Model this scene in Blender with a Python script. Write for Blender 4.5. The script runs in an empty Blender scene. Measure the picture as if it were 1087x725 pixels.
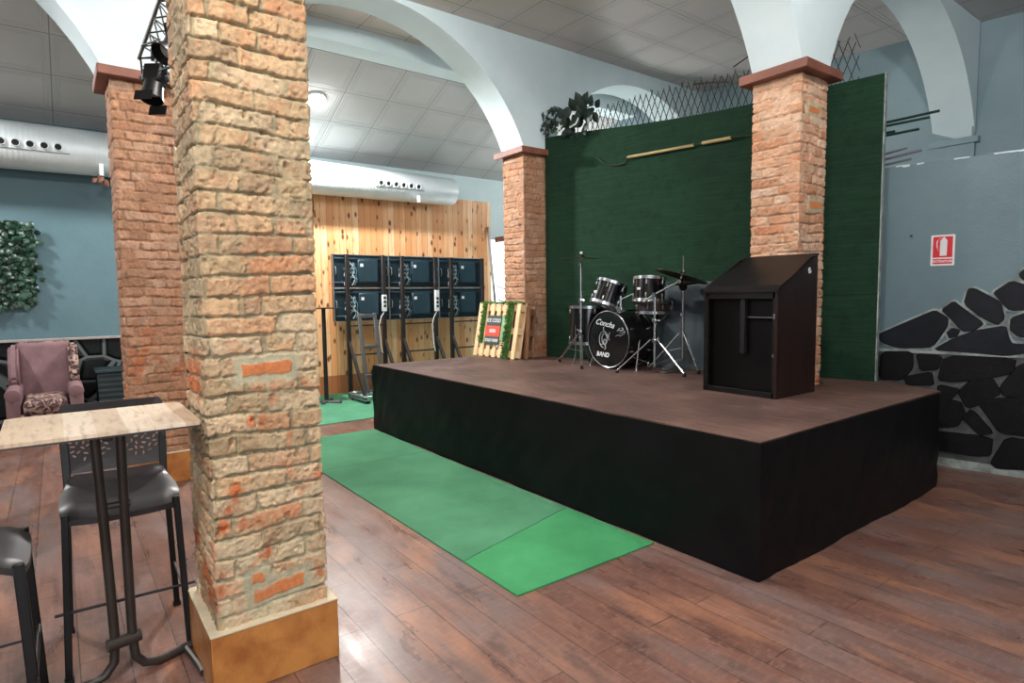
import bpy, bmesh, math, random
import numpy as np
from mathutils import Vector, Matrix, Euler

C = bpy.context.scene.collection
PI = math.pi
rnd = random.Random(7)

# ------------------------------------------------------------------ colours
def lin(c):
    c = c / 255.0
    return c / 12.92 if c <= 0.04045 else ((c + 0.055) / 1.055) ** 2.4
def rgb(r, g, b, a=1.0): return (lin(r), lin(g), lin(b), a)

# ------------------------------------------------------------------ materials
class NT:
    def __init__(s, name, rough=0.6, metal=0.0, spec=0.5):
        s.m = bpy.data.materials.new(name); s.m.use_nodes = True
        s.nt = s.m.node_tree; s.n = s.nt.nodes; s.l = s.nt.links
        s.b = s.n['Principled BSDF']
        s.b.inputs['Roughness'].default_value = rough
        s.b.inputs['Metallic'].default_value = metal
        s.b.inputs['Specular IOR Level'].default_value = spec
        s.tc = s.n.new('ShaderNodeTexCoord')
    def link(s, a, b): s.l.new(a, b)
    def mapping(s, scale=(1, 1, 1), loc=(0, 0, 0), rot=(0, 0, 0), src='Object'):
        m = s.n.new('ShaderNodeMapping'); s.link(s.tc.outputs[src], m.inputs[0])
        m.inputs['Scale'].default_value = scale; m.inputs['Location'].default_value = loc; m.inputs['Rotation'].default_value = rot
        return m.outputs[0]
    def noise(s, vec, scale=5, detail=4, rough=0.55, dist=0.0):
        t = s.n.new('ShaderNodeTexNoise'); s.link(vec, t.inputs['Vector'])
        t.inputs['Scale'].default_value = scale; t.inputs['Detail'].default_value = detail
        t.inputs['Roughness'].default_value = rough; t.inputs['Distortion'].default_value = dist
        return t.outputs['Fac']
    def ramp(s, fac, stops):
        r = s.n.new('ShaderNodeValToRGB'); s.link(fac, r.inputs[0])
        e = r.color_ramp.elements
        while len(e) < len(stops): e.new(0.5)
        for i, (p, c) in enumerate(stops):
            e[i].position = p; e[i].color = c if len(c) == 4 else (*c, 1)
        return r.outputs[0]
    def mix(s, fac, a, b, mode='MIX'):
        m = s.n.new('ShaderNodeMix'); m.data_type = 'RGBA'; m.blend_type = mode
        for sock, v in ((m.inputs[0], fac), (m.inputs[6], a), (m.inputs[7], b)):
            if hasattr(v, 'links'): s.link(v, sock)
            else: sock.default_value = v
        return m.outputs[2]
    def math(s, op, a, b=0.0, c=0.0):
        m = s.n.new('ShaderNodeMath'); m.operation = op
        for i, v in enumerate((a, b, c)):
            if hasattr(v, 'links'): s.link(v, m.inputs[i])
            else: m.inputs[i].default_value = v
        return m.outputs[0]
    def sep(s, vec):
        m = s.n.new('ShaderNodeSeparateXYZ'); s.link(vec, m.inputs[0]); return m.outputs
    def comb(s, x, y, z):
        m = s.n.new('ShaderNodeCombineXYZ')
        for i, v in enumerate((x, y, z)):
            if hasattr(v, 'links'): s.link(v, m.inputs[i])
            else: m.inputs[i].default_value = v
        return m.outputs[0]
    def color(s, v):
        if hasattr(v, 'links'): s.link(v, s.b.inputs['Base Color'])
        else: s.b.inputs['Base Color'].default_value = v
    def rough(s, v): s.link(v, s.b.inputs['Roughness'])
    def bump(s, h, strength=0.3, dist=0.01):
        b = s.n.new('ShaderNodeBump'); s.link(h, b.inputs['Height'])
        b.inputs['Strength'].default_value = strength; b.inputs['Distance'].default_value = dist
        s.link(b.outputs[0], s.b.inputs['Normal'])

def simple(name, col, rough=0.6, metal=0.0, var=0.12, scale=12, bump=0.0, spec=0.5):
    m = NT(name, rough, metal, spec)
    v = m.mapping()
    n = m.noise(v, scale, 4)
    dk = tuple(c * (1 - var) for c in col[:3]) + (1,); lt = tuple(min(1, c * (1 + var)) for c in col[:3]) + (1,)
    m.color(m.ramp(n, [(0.3, dk), (0.7, lt)]))
    if bump: m.bump(m.noise(v, scale * 6, 3), bump, 0.004)
    return m.m

def mat_plaster(name, col, col2=None, scale=1.3, bump=0.25, rough=0.75):
    m = NT(name, rough); v = m.mapping()
    n = m.noise(v, scale, 5, 0.6)
    c2 = col2 or tuple(c * 0.86 for c in col[:3]) + (1,)
    m.color(m.ramp(n, [(0.32, c2), (0.62, col)]))
    m.bump(m.math('ADD', m.noise(v, 9, 4), m.math('MULTIPLY', m.noise(v, 70, 3), 0.35)), bump, 0.012)
    return m.m

def mat_floor():
    m = NT('worn_wood_planks', 0.35)
    v = m.mapping()
    br = m.n.new('ShaderNodeTexBrick'); m.link(v, br.inputs['Vector'])
    br.offset = 0.37; br.squash = 1
    br.inputs['Color1'].default_value = (0, 0, 0, 1); br.inputs['Color2'].default_value = (1, 1, 1, 1)
    br.inputs['Mortar'].default_value = (0.5, 0.5, 0.5, 1)
    br.inputs['Scale'].default_value = 1; br.inputs['Mortar Size'].default_value = 0.0022
    br.inputs['Brick Width'].default_value = 1.22; br.inputs['Row Height'].default_value = 0.165
    tone = br.outputs['Color']
    base = m.ramp(tone, [(0.0, rgb(108, 76, 66)), (0.5, rgb(122, 88, 77)), (1.0, rgb(138, 102, 89))])
    g = m.noise(m.mapping((1.4, 16, 1)), 2.2, 6, 0.65, 0.6)
    base = m.mix(m.ramp(g, [(0.35, (0, 0, 0)), (0.7, (1, 1, 1))]), base, rgb(100, 68, 58))
    grey = m.noise(m.mapping((0.9, 2.6, 1), (3, 1, 0)), 1.1, 5, 0.6)
    base = m.mix(m.ramp(grey, [(0.46, (0, 0, 0)), (0.62, (0.8, 0.8, 0.8))]), base, rgb(112, 98, 96))
    org = m.noise(m.mapping((1.0, 3.2, 1), (7, 5, 0)), 1.4, 5, 0.6)
    base = m.mix(m.ramp(org, [(0.52, (0, 0, 0)), (0.70, (0.7, 0.7, 0.7))]), base, rgb(170, 118, 88))
    dk = m.noise(m.mapping((1.3, 3.0, 1), (1, 9, 0)), 2.1, 6, 0.65)
    base = m.mix(m.ramp(dk, [(0.54, (0, 0, 0)), (0.68, (0.7, 0.7, 0.7))]), base, rgb(70, 50, 46))
    base = m.mix(br.outputs['Fac'], base, rgb(52, 34, 30))
    sc2 = m.noise(m.mapping((5, 1.6, 1)), 9, 6, 0.75)
    base = m.mix(m.ramp(sc2, [(0.5, (0, 0, 0)), (0.72, (0.5, 0.5, 0.5))]), base, rgb(158, 126, 112))
    fl = m.noise(v, 42, 2, 0.5)
    base = m.mix(m.ramp(fl, [(0.78, (0, 0, 0)), (0.82, (0.5, 0.5, 0.5))]), base, rgb(190, 170, 150))
    m.color(base)
    m.rough(m.ramp(m.noise(m.mapping((1, 3, 1)), 2.5, 5), [(0.3, (0.24,) * 3), (0.7, (0.46,) * 3)]))
    h = m.math('SUBTRACT', m.math('MULTIPLY', g, 0.3), m.math('MULTIPLY', br.outputs['Fac'], 1.0))
    m.bump(h, 0.25, 0.004)
    return m.m

def mat_tiles(name, col, ox, oy, p=0.585, dark=(0.3, 0.3, 0.3)):
    m = NT(name, 0.7); v = m.mapping((1, 1, 1)); s = m.sep(v)
    ds = []
    for k, o in ((0, ox), (1, oy)):
        t = m.math('DIVIDE', m.math('SUBTRACT', s[k], o), p)
        f = m.math('SUBTRACT', t, m.math('ROUND', t))
        ds.append(m.math('MULTIPLY', m.math('ABSOLUTE', f), p))
    d = m.math('MINIMUM', ds[0], ds[1])
    joint = m.math('LESS_THAN', d, 0.005)
    def ridge(c, w):
        return m.math('MAXIMUM', m.math('SUBTRACT', 1.0, m.math('DIVIDE', m.math('ABSOLUTE', m.math('SUBTRACT', d, c)), w)), 0.0)
    h = m.math('ADD', ridge(0.035, 0.010), ridge(0.066, 0.010))
    h = m.math('SUBTRACT', h, m.math('MULTIPLY', joint, 2.0))
    n = m.noise(v, 0.9, 4)
    base = m.ramp(n, [(0.3, tuple(c * 0.88 for c in col[:3]) + (1,)), (0.7, col)])
    base = m.mix(m.math('MULTIPLY', joint, 0.55), base, rgb(70, 68, 66))
    m.color(base)
    m.bump(m.math('ADD', h, m.math('MULTIPLY', m.noise(v, 60, 2), 0.15)), 0.8, 0.008)
    return m.m

def mat_pine():
    m = NT('knotty_pine_boards', 0.42); v = m.mapping(); s = m.sep(v)
    t = m.math('DIVIDE', s[1], 0.098); idx = m.math('FLOOR', t); fr = m.math('SUBTRACT', t, idx)
    wn = m.n.new('ShaderNodeTexWhiteNoise'); wn.noise_dimensions = '1D'; m.link(idx, wn.inputs['W'])
    tone = m.ramp(wn.outputs['Value'], [(0, rgb(218, 150, 98)), (0.5, rgb(240, 188, 138)), (1, rgb(250, 214, 174))])
    shift = m.math('MULTIPLY', wn.outputs['Value'], 40.0)
    vec = m.comb(m.math('MULTIPLY', s[0], 1.0), m.math('MULTIPLY', s[1], 9.0), m.math('ADD', m.math('MULTIPLY', s[2], 0.8), shift))
    g = m.noise(vec, 2.6, 5, 0.6, 0.8)
    tone = m.mix(m.ramp(g, [(0.42, (0, 0, 0)), (0.62, (0.6, 0.6, 0.6))]), tone, rgb(222, 150, 92))
    vo = m.n.new('ShaderNodeTexVoronoi'); vo.feature = 'F1'
    m.link(m.comb(0.0, m.math('MULTIPLY', s[1], 10.2), m.math('ADD', m.math('MULTIPLY', s[2], 5.0), shift)), vo.inputs['Vector'])
    vo.inputs['Scale'].default_value = 1.0; vo.inputs['Randomness'].default_value = 1.0
    tone = m.mix(m.ramp(vo.outputs['Distance'], [(0.0, (1, 1, 1)), (0.15, (0.9, 0.9, 0.9)), (0.27, (0, 0, 0))]), tone, rgb(104, 52, 26))
    e = m.math('MINIMUM', fr, m.math('SUBTRACT', 1.0, fr))
    gap = m.math('LESS_THAN', e, 0.035)
    tone = m.mix(m.math('MULTIPLY', gap, 0.6), tone, rgb(160, 108, 66))
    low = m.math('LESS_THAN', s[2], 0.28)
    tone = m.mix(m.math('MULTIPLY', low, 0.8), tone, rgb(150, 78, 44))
    m.color(tone); m.bump(m.math('MINIMUM', e, 0.06), 0.8, 0.08)
    return m.m

def mat_grain(name, a, b, axis=0, rough=0.6, scale=3.0, stretch=9.0, spec=0.5):
    m = NT(name, rough, 0.0, spec); sc = [stretch, stretch, stretch]; sc[axis] = 1.0
    g = m.noise(m.mapping(tuple(sc)), scale, 5, 0.6, 0.5)
    m.color(m.ramp(g, [(0.3, a), (0.7, b)])); m.bump(g, 0.15, 0.003)
    return m.m

def mat_vcol(name, rough=0.85):
    m = NT(name, rough)
    a = m.n.new('ShaderNodeVertexColor'); a.layer_name = 'Col'
    v = m.mapping(); n = m.noise(v, 60, 4, 0.65)
    c = m.mix(0.55, a.outputs[0], m.ramp(n, [(0.25, (0.42, 0.40, 0.38)), (0.75, (1.0, 1.0, 1.0))]), 'MULTIPLY')
    m.color(c); m.bump(m.math('ADD', n, m.noise(v, 180, 3)), 0.5, 0.004)
    return m.m

def mat_turf(name, a, b, scale=160, rough=0.85, bump=0.8):
    m = NT(name, rough, spec=0.25); v = m.mapping()
    fine = m.noise(v, scale, 3, 0.7); big = m.noise(v, 1.6, 4, 0.6)
    c = m.mix(fine, a, b)
    c = m.mix(m.ramp(big, [(0.35, (0, 0, 0)), (0.75, (0.5, 0.5, 0.5))]), c, tuple(min(1, x * 1.45 + 0.01) for x in b[:3]) + (1,))
    m.color(c); m.bump(fine, bump, 0.006)
    return m.m

def mat_backdrop():
    m = NT('dark_turf_backdrop', 0.9, spec=0.2); v = m.mapping(); s = m.sep(v)
    fine = m.noise(m.mapping((1, 1, 5)), 70, 3, 0.7); big = m.noise(m.mapping((1.2, 1, 0.8)), 1.2, 4, 0.6)
    c = m.mix(fine, rgb(14, 36, 25), rgb(36, 70, 49))
    c = m.mix(m.ramp(big, [(0.4, (0, 0, 0)), (0.7, (0.5, 0.5, 0.5))]), c, rgb(18, 36, 28))
    d = m.math('ABSOLUTE', m.math('SUBTRACT', s[2], 1.42))
    c = m.mix(m.math('MULTIPLY', m.math('LESS_THAN', d, 0.008), 0.45), c, rgb(12, 30, 22))
    wv = m.noise(m.mapping((0.8, 0.8, 26)), 3.0, 4, 0.6)
    c = m.mix(m.ramp(wv, [(0.45, (0, 0, 0)), (0.7, (0.30, 0.30, 0.30))]), c, rgb(46, 84, 60))
    spk = m.noise(v, 9, 5, 0.7); c = m.mix(m.ramp(spk, [(0.5, (0, 0, 0)), (0.75, (0.6, 0.6, 0.6))]), c, rgb(13, 32, 24))
    m.color(c); m.bump(m.math('ADD', fine, m.math('MULTIPLY', wv, 0.4)), 0.9, 0.008)
    return m.m

def mat_stage():
    m = NT('worn_brown_plywood', 0.55); v = m.mapping(); s = m.sep(v)
    n = m.noise(v, 1.6, 6, 0.65)
    c = m.ramp(n, [(0.3, rgb(68, 49, 44)), (0.5, rgb(90, 67, 60)), (0.7, rgb(118, 92, 82))])
    n2 = m.noise(m.mapping((2, 8, 1)), 2.5, 5, 0.7)
    c = m.mix(m.ramp(n2, [(0.58, (0, 0, 0)), (0.8, (0.5, 0.5, 0.5))]), c, rgb(150, 124, 108))
    n3 = m.noise(v, 26, 3, 0.6)
    c = m.mix(m.ramp(n3, [(0.70, (0, 0, 0)), (0.76, (0.6, 0.6, 0.6))]), c, rgb(190, 170, 158))
    m.color(c)
    m.rough(m.ramp(n2, [(0.3, (0.42,) * 3), (0.7, (0.65,) * 3)])); m.bump(n2, 0.2, 0.003)
    return m.m

def mat_stonewall(name, scale=3.2):
    m = NT(name, 0.6, 0, 0.2); v = m.mapping((1, 1, 1.25))
    vo = m.n.new('ShaderNodeTexVoronoi'); vo.feature = 'DISTANCE_TO_EDGE'; m.link(v, vo.inputs['Vector']); vo.inputs['Scale'].default_value = scale
    f = m.ramp(vo.outputs['Distance'], [(0.045, (0, 0, 0)), (0.065, (1, 1, 1))])
    m.color(m.mix(f, rgb(92, 98, 98), m.ramp(m.noise(v, 8, 4), [(0.3, rgb(9, 10, 12)), (0.7, rgb(20, 23, 25))])))
    m.bump(m.ramp(vo.outputs['Distance'], [(0.04, (0, 0, 0)), (0.15, (1, 1, 1))]), 0.8, 0.03)
    return m.m

def emit(name, col, strength):
    m = bpy.data.materials.new(name); m.use_nodes = True; n = m.node_tree.nodes; n.clear()
    e = n.new('ShaderNodeEmission'); o = n.new('ShaderNodeOutputMaterial')
    e.inputs[0].default_value = col; e.inputs[1].default_value = strength
    m.node_tree.links.new(e.outputs[0], o.inputs[0]); return m

M = dict(
    moss_=None,
    floor=mat_floor(),
    pale=mat_plaster('pale_blue_plaster', rgb(218, 234, 238), rgb(206, 224, 229)),
    pale_low=mat_plaster('upper_wall_paint', rgb(150, 172, 180), rgb(136, 160, 168)),
    bluegrey=mat_plaster('blue_grey_paint', rgb(104, 128, 136), rgb(94, 117, 126), 1.5, 0.35, 0.6),
    teal=mat_plaster('slate_teal_paint', rgb(88, 118, 127), rgb(80, 109, 119), 1.2, 0.25, 0.6),
    tiles=mat_tiles('embossed_ceiling_tiles', rgb(216, 209, 205), -4.76, 4.62),
    tiles_slope=mat_tiles('embossed_sloped_tiles', rgb(196, 198, 198), 0.0, 3.05, 0.59),
    pine=mat_pine(), stage=mat_stage(), backdrop=mat_backdrop(),
    cloth=simple('black_skirt_cloth', rgb(8, 9, 12), 0.5, 0, 0.25, 5, 0.2, 0.2),
    brick=mat_vcol('old_brickwork'),
    terracotta=mat_plaster('terracotta_cap', rgb(140, 88, 70), rgb(112, 68, 54), 4, 0.2, 0.6),
    tile_tan=mat_plaster('rustic_tan_tile', rgb(196, 134, 70), rgb(158, 94, 44), 7, 0.25, 0.42),
    grout=simple('pale_grout', rgb(214, 200, 172), 0.8),
    turf=mat_turf('green_artificial_grass', rgb(42, 96, 66), rgb(80, 140, 104)),
    turf2=mat_turf('bright_green_artificial_grass', rgb(26, 100, 56), rgb(70, 154, 100), 120),
    turf_far=mat_turf('far_green_carpet', rgb(52, 116, 86), rgb(92, 156, 122)),
    turf_edge=simple('dark_carpet_edge', rgb(60, 48, 40)),
    blackmetal=simple('black_painted_metal', rgb(18, 18, 20), 0.42, 0.3, 0.2, 8),
    darkbronze=simple('dark_taupe_tube', rgb(66, 60, 56), 0.4, 0.4, 0.15, 8),
    chrome=simple('chrome', rgb(176, 180, 184), 0.25, 1.0, 0.05),
    grey=simple('grey_metal', rgb(96, 98, 100), 0.5, 0.4),
    white=simple('white_plastic', rgb(225, 228, 230), 0.5),
    galv=None,
    rubber=simple('black_rubber', rgb(14, 14, 14), 0.8),
    shell=simple('black_drum_lacquer', rgb(12, 12, 15), 0.15, 0, 0.1, 5, 0, 0.6),
    snare=simple('brown_snare_shell', rgb(70, 56, 50), 0.4),
    head_black=simple('black_drum_head', rgb(10, 11, 13), 0.22, 0, 0.1),
    head_clear=simple('pale_drum_head', rgb(190, 194, 196), 0.35),
    cymbal=simple('dark_bronze_cymbal', rgb(70, 66, 46), 0.35, 0.9, 0.2, 20),
    letter=simple('white_lettering', rgb(225, 228, 232), 0.6),
    cab=mat_grain('black_stained_board', rgb(9, 8, 9), rgb(27, 23, 24), 0, 0.4, spec=0.25),
    cab_side=mat_grain('dark_brown_board', rgb(26, 17, 15), rgb(44, 28, 24), 2, 0.4, spec=0.25),
    cab_edge=simple('worn_black_edge', rgb(25, 23, 25), 0.5, spec=0.25),
    cab_in=simple('dark_recess_board', rgb(9, 8, 9), 0.35, spec=0.2),
    pallet=mat_grain('raw_pallet_wood', rgb(220, 178, 126), rgb(246, 218, 176), 2, 0.7),
    pallet_dark=mat_grain('brown_pallet_wood', rgb(96, 66, 44), rgb(140, 100, 68), 2, 0.7),
    moss=mat_turf('moss_strip', rgb(28, 66, 22), rgb(74, 116, 50), 60),
    moss_pale=mat_turf('pale_moss_strip', rgb(110, 146, 104), rgb(158, 190, 146), 60),
    sign_grey=simple('slate_sign_board', rgb(66, 78, 74), 0.6),
    red=simple('sign_red', rgb(206, 20, 40), 0.45, 0, 0.04),
    sign_red=simple('faded_sign_red', rgb(216, 82, 66), 0.6),
    led=simple('dark_teal_cabinet_back', rgb(28, 46, 56), 0.4, 0.2, 0.25, 3),
    led_box=simple('teal_grey_box', rgb(44, 68, 80), 0.4, 0.3, 0.2, 6),
    cable_blue=simple('pale_blue_cable', rgb(120, 176, 196), 0.5),
    rackwood=simple('black_brown_frame', rgb(32, 28, 28), 0.5),
    alu=simple('aluminium_edge', rgb(170, 182, 188), 0.35, 0.8),
    bamboo=mat_grain('pale_bamboo', rgb(150, 128, 84), rgb(196, 176, 128), 0, 0.5),
    wire=simple('dull_wire', rgb(54, 62, 50), 0.5, 0.4),
    twig=simple('dark_willow_twig', rgb(44, 38, 36), 0.8),
    leaf=simple('dark_green_leaf', rgb(20, 38, 30), 0.5, 0, 0.4, 15),
    leaf2=simple('ivy_green_leaf', rgb(34, 66, 50), 0.4, 0, 0.5, 10),
    star=simple('white_star_flower', rgb(214, 220, 216), 0.6),
    velvet=simple('mauve_velvet', rgb(128, 98, 102), 0.85, 0, 0.2, 7, 0.3),
    floral=None,
    seat=simple('dark_moulded_plastic', rgb(44, 40, 42), 0.42, 0, 0.1, 5),
    tabletop=None,
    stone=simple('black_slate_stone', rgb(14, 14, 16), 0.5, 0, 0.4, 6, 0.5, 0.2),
    stone_lit=simple('lit_black_slate', rgb(26, 29, 36), 0.5, 0, 0.3, 6, 0.5, 0.2),  # lit copy of the black slate: light on the upper stones put into the colour
    mortar_dark=mat_plaster('dark_mortar', rgb(84, 86, 86), rgb(50, 50, 52), 6, 0.6),
    mortar_light=mat_plaster('pale_mortar', rgb(158, 168, 164), rgb(96, 104, 104), 9, 0.5),
    stonewall=mat_stonewall('black_stone_cladding'),
    rail=simple('pale_dado_rail', rgb(160, 150, 146), 0.5),
    greyboard=simple('blue_grey_board', rgb(56, 70, 77), 0.55, 0, 0.25, 2),
    polegreen=simple('dark_green_pole', rgb(12, 48, 40), 0.5),
    polegrey=simple('grey_mauve_slat', rgb(104, 108, 116), 0.6),
    lintel=mat_grain('brown_lintel_wood', rgb(92, 50, 36), rgb(120, 70, 52), 1, 0.6),
    bench=simple('dark_teal_ribbed_box', rgb(24, 42, 46), 0.5),
    lamp=emit('lamp_glow', (1, 0.98, 0.94, 1), 60),
    day=emit('daylight_glass', (0.95, 0.98, 1, 1), 2.2),
)
def mk_galv():
    m = NT('spiral_duct_metal', 0.42, 0.15); v = m.mapping(); s = m.sep(v)
    w = m.math('ABSOLUTE', m.math('SUBTRACT', m.math('FRACT', m.math('MULTIPLY', s[1], 22.0)), 0.5))
    m.color(m.ramp(m.noise(v, 3, 4), [(0.3, rgb(214, 224, 228)), (0.7, rgb(230, 237, 240))]))
    m.bump(w, 0.5, 0.006); return m.m
M['galv'] = mk_galv()
def mk_floral():
    m = NT('dark_floral_velvet', 0.85); v = m.mapping()
    n = m.noise(v, 14, 3, 0.6, 1.5)
    m.color(m.ramp(n, [(0.42, rgb(58, 38, 38)), (0.5, rgb(110, 80, 78)), (0.56, rgb(172, 146, 134))])); return m.m
M['floral'] = mk_floral()
def mk_top():
    m = NT('pale_plank_laminate', 0.3); v = m.mapping(); s = m.sep(v)
    t = m.math('DIVIDE', s[1], 0.085); idx = m.math('FLOOR', t)
    wn = m.n.new('ShaderNodeTexWhiteNoise'); wn.noise_dimensions = '1D'; m.link(idx, wn.inputs['W'])
    c = m.ramp(wn.outputs['Value'], [(0, rgb(206, 182, 156)), (1, rgb(240, 226, 206))])
    g = m.noise(m.mapping((2, 12, 1)), 4, 5)
    c = m.mix(m.ramp(g, [(0.5, (0, 0, 0)), (0.7, (0.6, 0.6, 0.6))]), c, rgb(150, 118, 92))
    k = m.noise(v, 16, 2); c = m.mix(m.ramp(k, [(0.72, (0, 0, 0)), (0.76, (0.8, 0.8, 0.8))]), c, rgb(96, 66, 50))
    m.color(c); return m.m
M['tabletop'] = mk_top()

# ------------------------------------------------------------------ geometry helpers
class B:
    def __init__(s): s.bm = bmesh.new()
    def _merge(s, other):
        me = bpy.data.meshes.new('tmp'); other.to_mesh(me); other.free(); s.bm.from_mesh(me); bpy.data.meshes.remove(me)
    def box(s, lo, hi, bevel=0.0, rot=None, pivot=None, seg=1):
        b = bmesh.new(); bmesh.ops.create_cube(b, size=1)
        c = [(lo[i] + hi[i]) / 2 for i in range(3)]; d = [hi[i] - lo[i] for i in range(3)]
        for v in b.verts: v.co = Vector((v.co.x * d[0] + c[0], v.co.y * d[1] + c[1], v.co.z * d[2] + c[2]))
        if bevel: bmesh.ops.bevel(b, geom=list(b.edges), offset=bevel, segments=seg, affect='EDGES', profile=0.6)
        if rot is not None:
            p = Vector(pivot if pivot is not None else c)
            for v in b.verts: v.co = rot @ (v.co - p) + p
        s._merge(b); return s
    def bar(s, p0, p1, w, h, bevel=0.0, up=(0, 0, 1)):
        p0 = Vector(p0); p1 = Vector(p1); d = p1 - p0; L = d.length; z = d.normalized(); u = Vector(up)
        if abs(z.dot(u)) > 0.98: u = Vector((0, 1, 0))
        x = u.cross(z).normalized(); y = z.cross(x)
        b = bmesh.new(); bmesh.ops.create_cube(b, size=1)
        for v in b.verts: v.co = Vector((v.co.x * w, v.co.y * h, v.co.z * L))
        if bevel: bmesh.ops.bevel(b, geom=list(b.edges), offset=bevel, segments=1, affect='EDGES')
        R = Matrix((x, y, z)).transposed(); m = (p0 + p1) / 2
        for v in b.verts: v.co = R @ v.co + m
        s._merge(b); return s
    def tube(s, pts, r, n=10, closed=False):
        pts = [Vector(p) for p in pts]; rs = r if isinstance(r, (list, tuple)) else [r] * len(pts)
        rings = []; N = len(pts); prevx = None
        for i, p in enumerate(pts):
            a = pts[i - 1] if (i > 0 or closed) else p; c = pts[(i + 1) % N] if (i < N - 1 or closed) else p
            t = (c - a).normalized()
            if prevx is None:
                u = Vector((0, 0, 1)) if abs(t.z) < 0.9 else Vector((1, 0, 0)); x = u.cross(t).normalized()
            else:
                x = (prevx - t * prevx.dot(t)).normalized()
            prevx = x; y = t.cross(x)
            rings.append([s.bm.verts.new(p + (x * math.cos(2 * PI * k / n) + y * math.sin(2 * PI * k / n)) * rs[i]) for k in range(n)])
        for i in range(N - (0 if closed else 1)):
            A, Bq = rings[i], rings[(i + 1) % N]
            for k in range(n): s.bm.faces.new((A[k], A[(k + 1) % n], Bq[(k + 1) % n], Bq[k]))
        if not closed:
            s.bm.faces.new(list(reversed(rings[0]))); s.bm.faces.new(rings[-1])
        return s
    def lathe(s, prof, origin=(0, 0, 0), axis=(0, 0, 1), n=28, cap=True):
        z = Vector(axis).normalized(); u = Vector((1, 0, 0)) if abs(z.x) < 0.9 else Vector((0, 1, 0))
        x = u.cross(z).normalized(); y = z.cross(x); o = Vector(origin); rings = []
        for r, h in prof:
            if r < 1e-6: rings.append([s.bm.verts.new(o + z * h)])
            else: rings.append([s.bm.verts.new(o + z * h + (x * math.cos(2 * PI * k / n) + y * math.sin(2 * PI * k / n)) * r) for k in range(n)])
        for A, Bq in zip(rings, rings[1:]):
            for k in range(n):
                k2 = (k + 1) % n
                if len(A) == 1 and len(Bq) == 1: continue
                if len(A) == 1: s.bm.faces.new((A[0], Bq[k2], Bq[k]))
                elif len(Bq) == 1: s.bm.faces.new((A[k], A[k2], Bq[0]))
                else: s.bm.faces.new((A[k], A[k2], Bq[k2], Bq[k]))
        if cap:
            if len(rings[0]) > 1: s.bm.faces.new(list(reversed(rings[0])))
            if len(rings[-1]) > 1: s.bm.faces.new(rings[-1])
        return s
    def prism(s, pts, vec):
        """polygon (3D points) extruded along vec"""
        vec = Vector(vec); a = [s.bm.verts.new(Vector(p)) for p in pts]; b = [s.bm.verts.new(Vector(p) + vec) for p in pts]
        n = len(a); s.bm.faces.new(a); s.bm.faces.new(list(reversed(b)))
        for i in range(n): s.bm.faces.new((a[i], b[i], b[(i + 1) % n], a[(i + 1) % n]))
        return s
    def holed(s, outer, holes, vec):
        """outline with holes, extruded along vec"""
        b = bmesh.new(); edges = []
        for loop in [outer] + holes:
            vs = [b.verts.new(Vector(p)) for p in loop]
            for i in range(len(vs)): edges.append(b.edges.new((vs[i], vs[(i + 1) % len(vs)])))
        bmesh.ops.triangle_fill(b, edges=edges, use_beauty=True)
        ret = bmesh.ops.extrude_face_region(b, geom=list(b.faces))
        for g in ret['geom']:
            if isinstance(g, bmesh.types.BMVert): g.co += Vector(vec)
        bmesh.ops.recalc_face_normals(b, faces=list(b.faces)); s._merge(b); return s

def smooth_mesh(me, ang=0.7):
    me.polygons.foreach_set('use_smooth', [True] * len(me.polygons))
    try: me.set_sharp_from_angle(angle=ang)
    except Exception: pass

SPLIT = {'support', 'knob', 'metal_fitting', 'wing_nut', 'foot', 'stem', 'side_rung', 'back_support', 'feet', 'barn_door', 'white_mark', 'wire', 'door_frame', 'flower'}
def islands(bm):
    seen = set(); out = []
    for v in bm.verts:
        if v in seen: continue
        st = [v]; seen.add(v); g = []
        while st:
            q = st.pop(); g.append(q)
            for e in q.link_edges:
                w_ = e.other_vert(q)
                if w_ not in seen: seen.add(w_); st.append(w_)
        out.append(g)
    return out
def obj(name, b, mat, parent=None, smooth=True, label=None):
    bm = b.bm
    if name in SPLIT:
        bm.verts.index_update(); isl = islands(bm)
        if len(isl) > 1:
            last = None; sub = {'feet': 'foot'}.get(name, name)
            for g in isl:
                nb = B(); mp = {v: nb.bm.verts.new(v.co) for v in g}
                for f in {f for v in g for f in v.link_faces}: nb.bm.faces.new([mp[v] for v in f.verts])
                SPLIT.discard(sub); SPLIT.discard(name)
                last = obj(sub, nb, mat, parent, smooth, label); SPLIT.add(name); SPLIT.add(sub)
            bm.free(); return last
    bmesh.ops.recalc_face_normals(bm, faces=list(bm.faces))
    me = bpy.data.meshes.new(name); bm.to_mesh(me); bm.free()
    if smooth: smooth_mesh(me)
    o = bpy.data.objects.new(name, me); C.objects.link(o); me.materials.append(M[mat] if isinstance(mat, str) else mat)
    if parent is not None: par(o, parent)
    if label: o['label'] = label
    return o
def pmat(p):
    m = p.matrix_basis.copy()
    if p.parent: m = pmat(p.parent) @ p.matrix_parent_inverse @ m
    return m
def par(o, p):
    o.parent = p; o.matrix_parent_inverse = pmat(p).inverted()
def thing(name, label, cat, loc=(0, 0, 0), group=None):
    o = bpy.data.objects.new(name, None); o.empty_display_size = 0.1; C.objects.link(o); o.location = loc
    o['label'] = label; o['category'] = cat
    if group: o['group'] = group
    return o
def tag(o, label, cat, group=None):
    o['label'] = label; o['category'] = cat
    if group: o['group'] = group
    return o
def struct(name, b, mat, parent=None, smooth=False):
    o = obj(name, b, mat, parent, smooth)
    if parent is None: o['kind'] = 'structure'
    return o
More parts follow.
